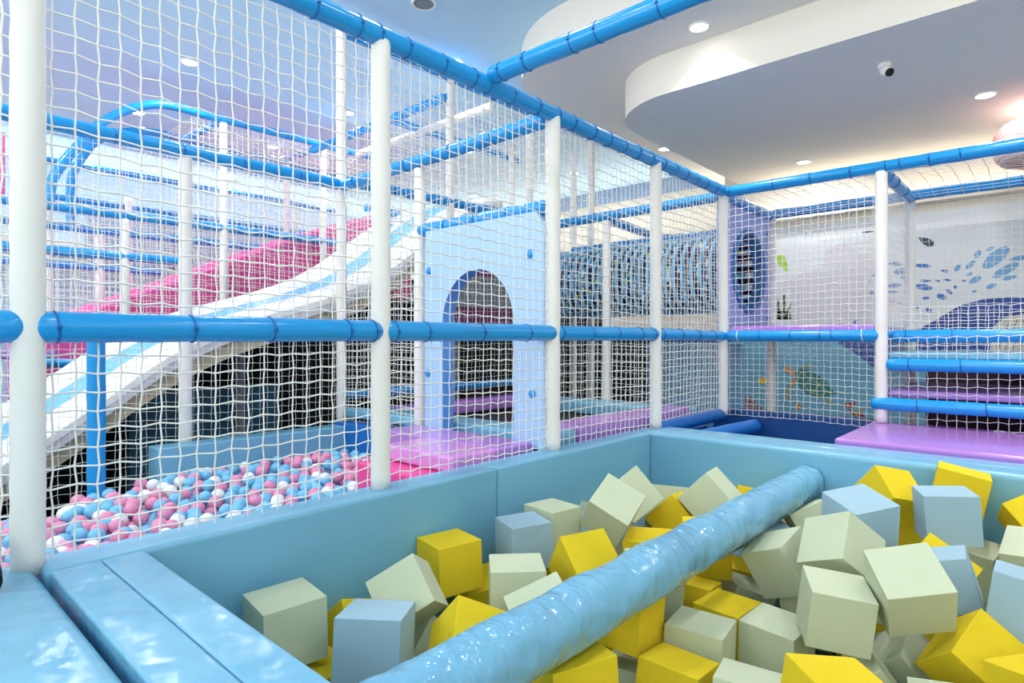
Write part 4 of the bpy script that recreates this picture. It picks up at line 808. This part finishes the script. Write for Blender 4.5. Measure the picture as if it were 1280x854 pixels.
# ------------------------------------------------------------------ pink plush ramp and far frames
t = thing('plush_ramp', 'magenta plush ramp climbing to the right behind the slide', 'ramp', (3.4, 7.9, 0))
RP = [(1.2, 1.5), (1.77, 1.80), (2.29, 2.03), (2.92, 2.32), (4.0, 2.82), (5.3, 3.32), (5.6, 3.36)]
bm = bmesh.new(); prism(bm, [(x - 3.4, z) for x, z in RP] + [(5.6 - 3.4, 0), (1.2 - 3.4, 0)], 'y', -.85, .72, bev=.04); link('plush_cover', bm, 'pinkm', t, False)
pole('white post left of the pink ramp with its top under the far blue rail', 1.87, Y5, 0, TW - .06)
pole('white post carrying the straight end of the curved net arch', 2.83, Y5, 0, 3.86)
pole('white post of the arch frame just left of the very tall post', 4.06, Y5, 0, 3.9)
pole('slim white far post at left, shorter of the two by the thick post', 1.95, Y6, 1.7, TW - .06)
pole('slim white far post whose foot stands on the lower pink ramp', 2.35, Y6 + .4, 1.95, 3.2)
pole('slim white far post whose foot stands on the upper pink ramp', 4.2, Y6, 2.6, 3.93)
pole('faint white far post right behind the post of the ball pit', 3.7, 10.4, 0, 3.9)
pole('faint white far post beside the very tall post', 5.6, 10.4, 0, 3.9)
pole('faint white far post at the left behind the netting', 1.9, 10.4, 0, 3.4)
rail('blue arch rail straight part over the pink ramp', (2.55, Y5, 3.9), (5.1, Y5, 3.93), (.2, .4, .6, .8), r=.043)
rail('blue rear arch rail straight part over the pink ramp', (2.7, Y6, 3.96), (5.1, Y6, 3.96), (.25, .5, .75), r=.043)
rail('short blue rail joining the two arch rails by the left arch post', (2.83, Y5 + .03, 3.9), (2.83, Y6 - .03, 3.95), (.5,), r=.043)
rail('short blue rail joining the two arch rails by the right arch post', (4.1, Y5 + .03, 3.92), (4.1, Y6 - .03, 3.96), (.5,), r=.043)
for lb, y, pts in [('front blue arch pipe bending down at the upper left', Y5, [(2.58, 3.9), (2.4, 3.905), (2.19, 3.885), (2.0, 3.81), (1.83, 3.70), (1.66, 3.54), (1.52, 3.34), (1.38, 3.12), (1.29, 2.93), (1.265, 2.7)]), ('rear blue arch pipe bending down at the upper left', Y6, [(2.72, 3.96), (2.5, 3.955), (2.27, 3.91), (2.06, 3.82), (1.9, 3.68), (1.78, 3.48), (1.69, 3.26), (1.675, 3.0), (1.675, 2.7)])]:
    bm = bmesh.new(); sp = smooth(pts, 3); sweep(bm, [(x - 2, 0, z - 3) for x, z in sp], .043, 16)
    tag(link('arch_pipe', bm, 'rail', None, True, (2, y, 3)), lb, 'rail')
for lb, p0, p1 in [('blue rail at deck height in front of the pink ramp', (.9, Y5, 2.69), (5.1, Y5, 2.70)), ('blue rail at deck height behind the pink ramp', (.9, Y6, 2.69), (4.45, Y6, 2.71)), ('blue hand rail lower in front of the pink ramp at left', (.9, Y5, 2.28), (2.5, Y5, 2.28)), ('blue hand rail lower behind the pink ramp at left', (.9, Y6, 2.28), (2.6, Y6, 2.28)), ('blue far rail high at the back of the hall', (1.6, 10.4, 3.95), (6.4, 10.4, 3.95)), ('blue far rail below the high one at the back of the hall', (1.6, 10.4, 3.45), (6.4, 10.4, 3.45)), ('short blue rail at the left end of the pink ramp', (1.0, Y5, 1.26), (1.6, Y5, 1.22))]:
    rail(lb, p0, p1, (.25, .5, .75), r=.043)
net('far white rope net over the front of the pink ramp', (.9, Y5 + .01, 1.5), (1, 0, 0), (0, 0, 1), 4.2, 1.2, .06, .003, False, 51)
net('far white rope net below the straight arch rail', (2.5, Y5 + .01, 2.72), (1, 0, 0), (0, 0, 1), 2.6, 1.18, .06, .003, False, 52)
net('far white rope net behind the pink ramp', (.9, Y6 + .01, 1.7), (1, 0, 0), (0, 0, 1), 4.2, 1.0, .06, .003, False, 53)
net('far white rope net below the rear arch rail', (1.7, Y6 + .01, 2.72), (1, 0, 0), (0, 0, 1), 3.4, 1.22, .06, .003, False, 54, clip=lambda u, v: u > .9 or v < .9 * math.sqrt(max(0, 1 - (1 - u / .9) ** 2)) + .25)
net('far white rope net roofing the arch frame', (2.6, Y5, 3.93), (1, 0, 0), (0, 1, 0), 2.5, 1.2, .06, .003, False, 55, bulge=-.03)
net('far white rope net at the back of the hall', (1.6, 10.4, 1.6), (1, 0, 0), (0, 0, 1), 4.8, 2.35, .07, .0038, False, 56)
padbox('floor_mat', 'purple mat edge beyond the slide at the left', 'mat', -.2, 1.35, 7.0, 8.2, 1.28, 1.36, 'purple', .02)
padbox('backboard', 'pink board edge at the left photo edge', 'panel', .3, 1.04, 7.5, 7.56, 2.85, 3.45, 'pinkm', .01)
padbox('backboard', 'grey board far behind the netting at the back', 'panel', 2.4, 6.6, 10.7, 10.75, 2.7, 3.4, 'bulk', .01)

# ------------------------------------------------------------------ light of the hall and colour management
w = bpy.data.worlds.new('hall_air'); SC.world = w; w.use_nodes = True
w.node_tree.nodes['Background'].inputs[0].default_value = (.9, .95, 1, 1); w.node_tree.nodes['Background'].inputs[1].default_value = .3
SC.view_settings.view_transform = 'Standard'; SC.view_settings.look = 'None'; SC.view_settings.gamma = 1
SC.view_settings.use_curve_mapping = False; SC.view_settings.exposure = -0.12
SC.cycles.max_bounces = 10; SC.cycles.diffuse_bounces = 5
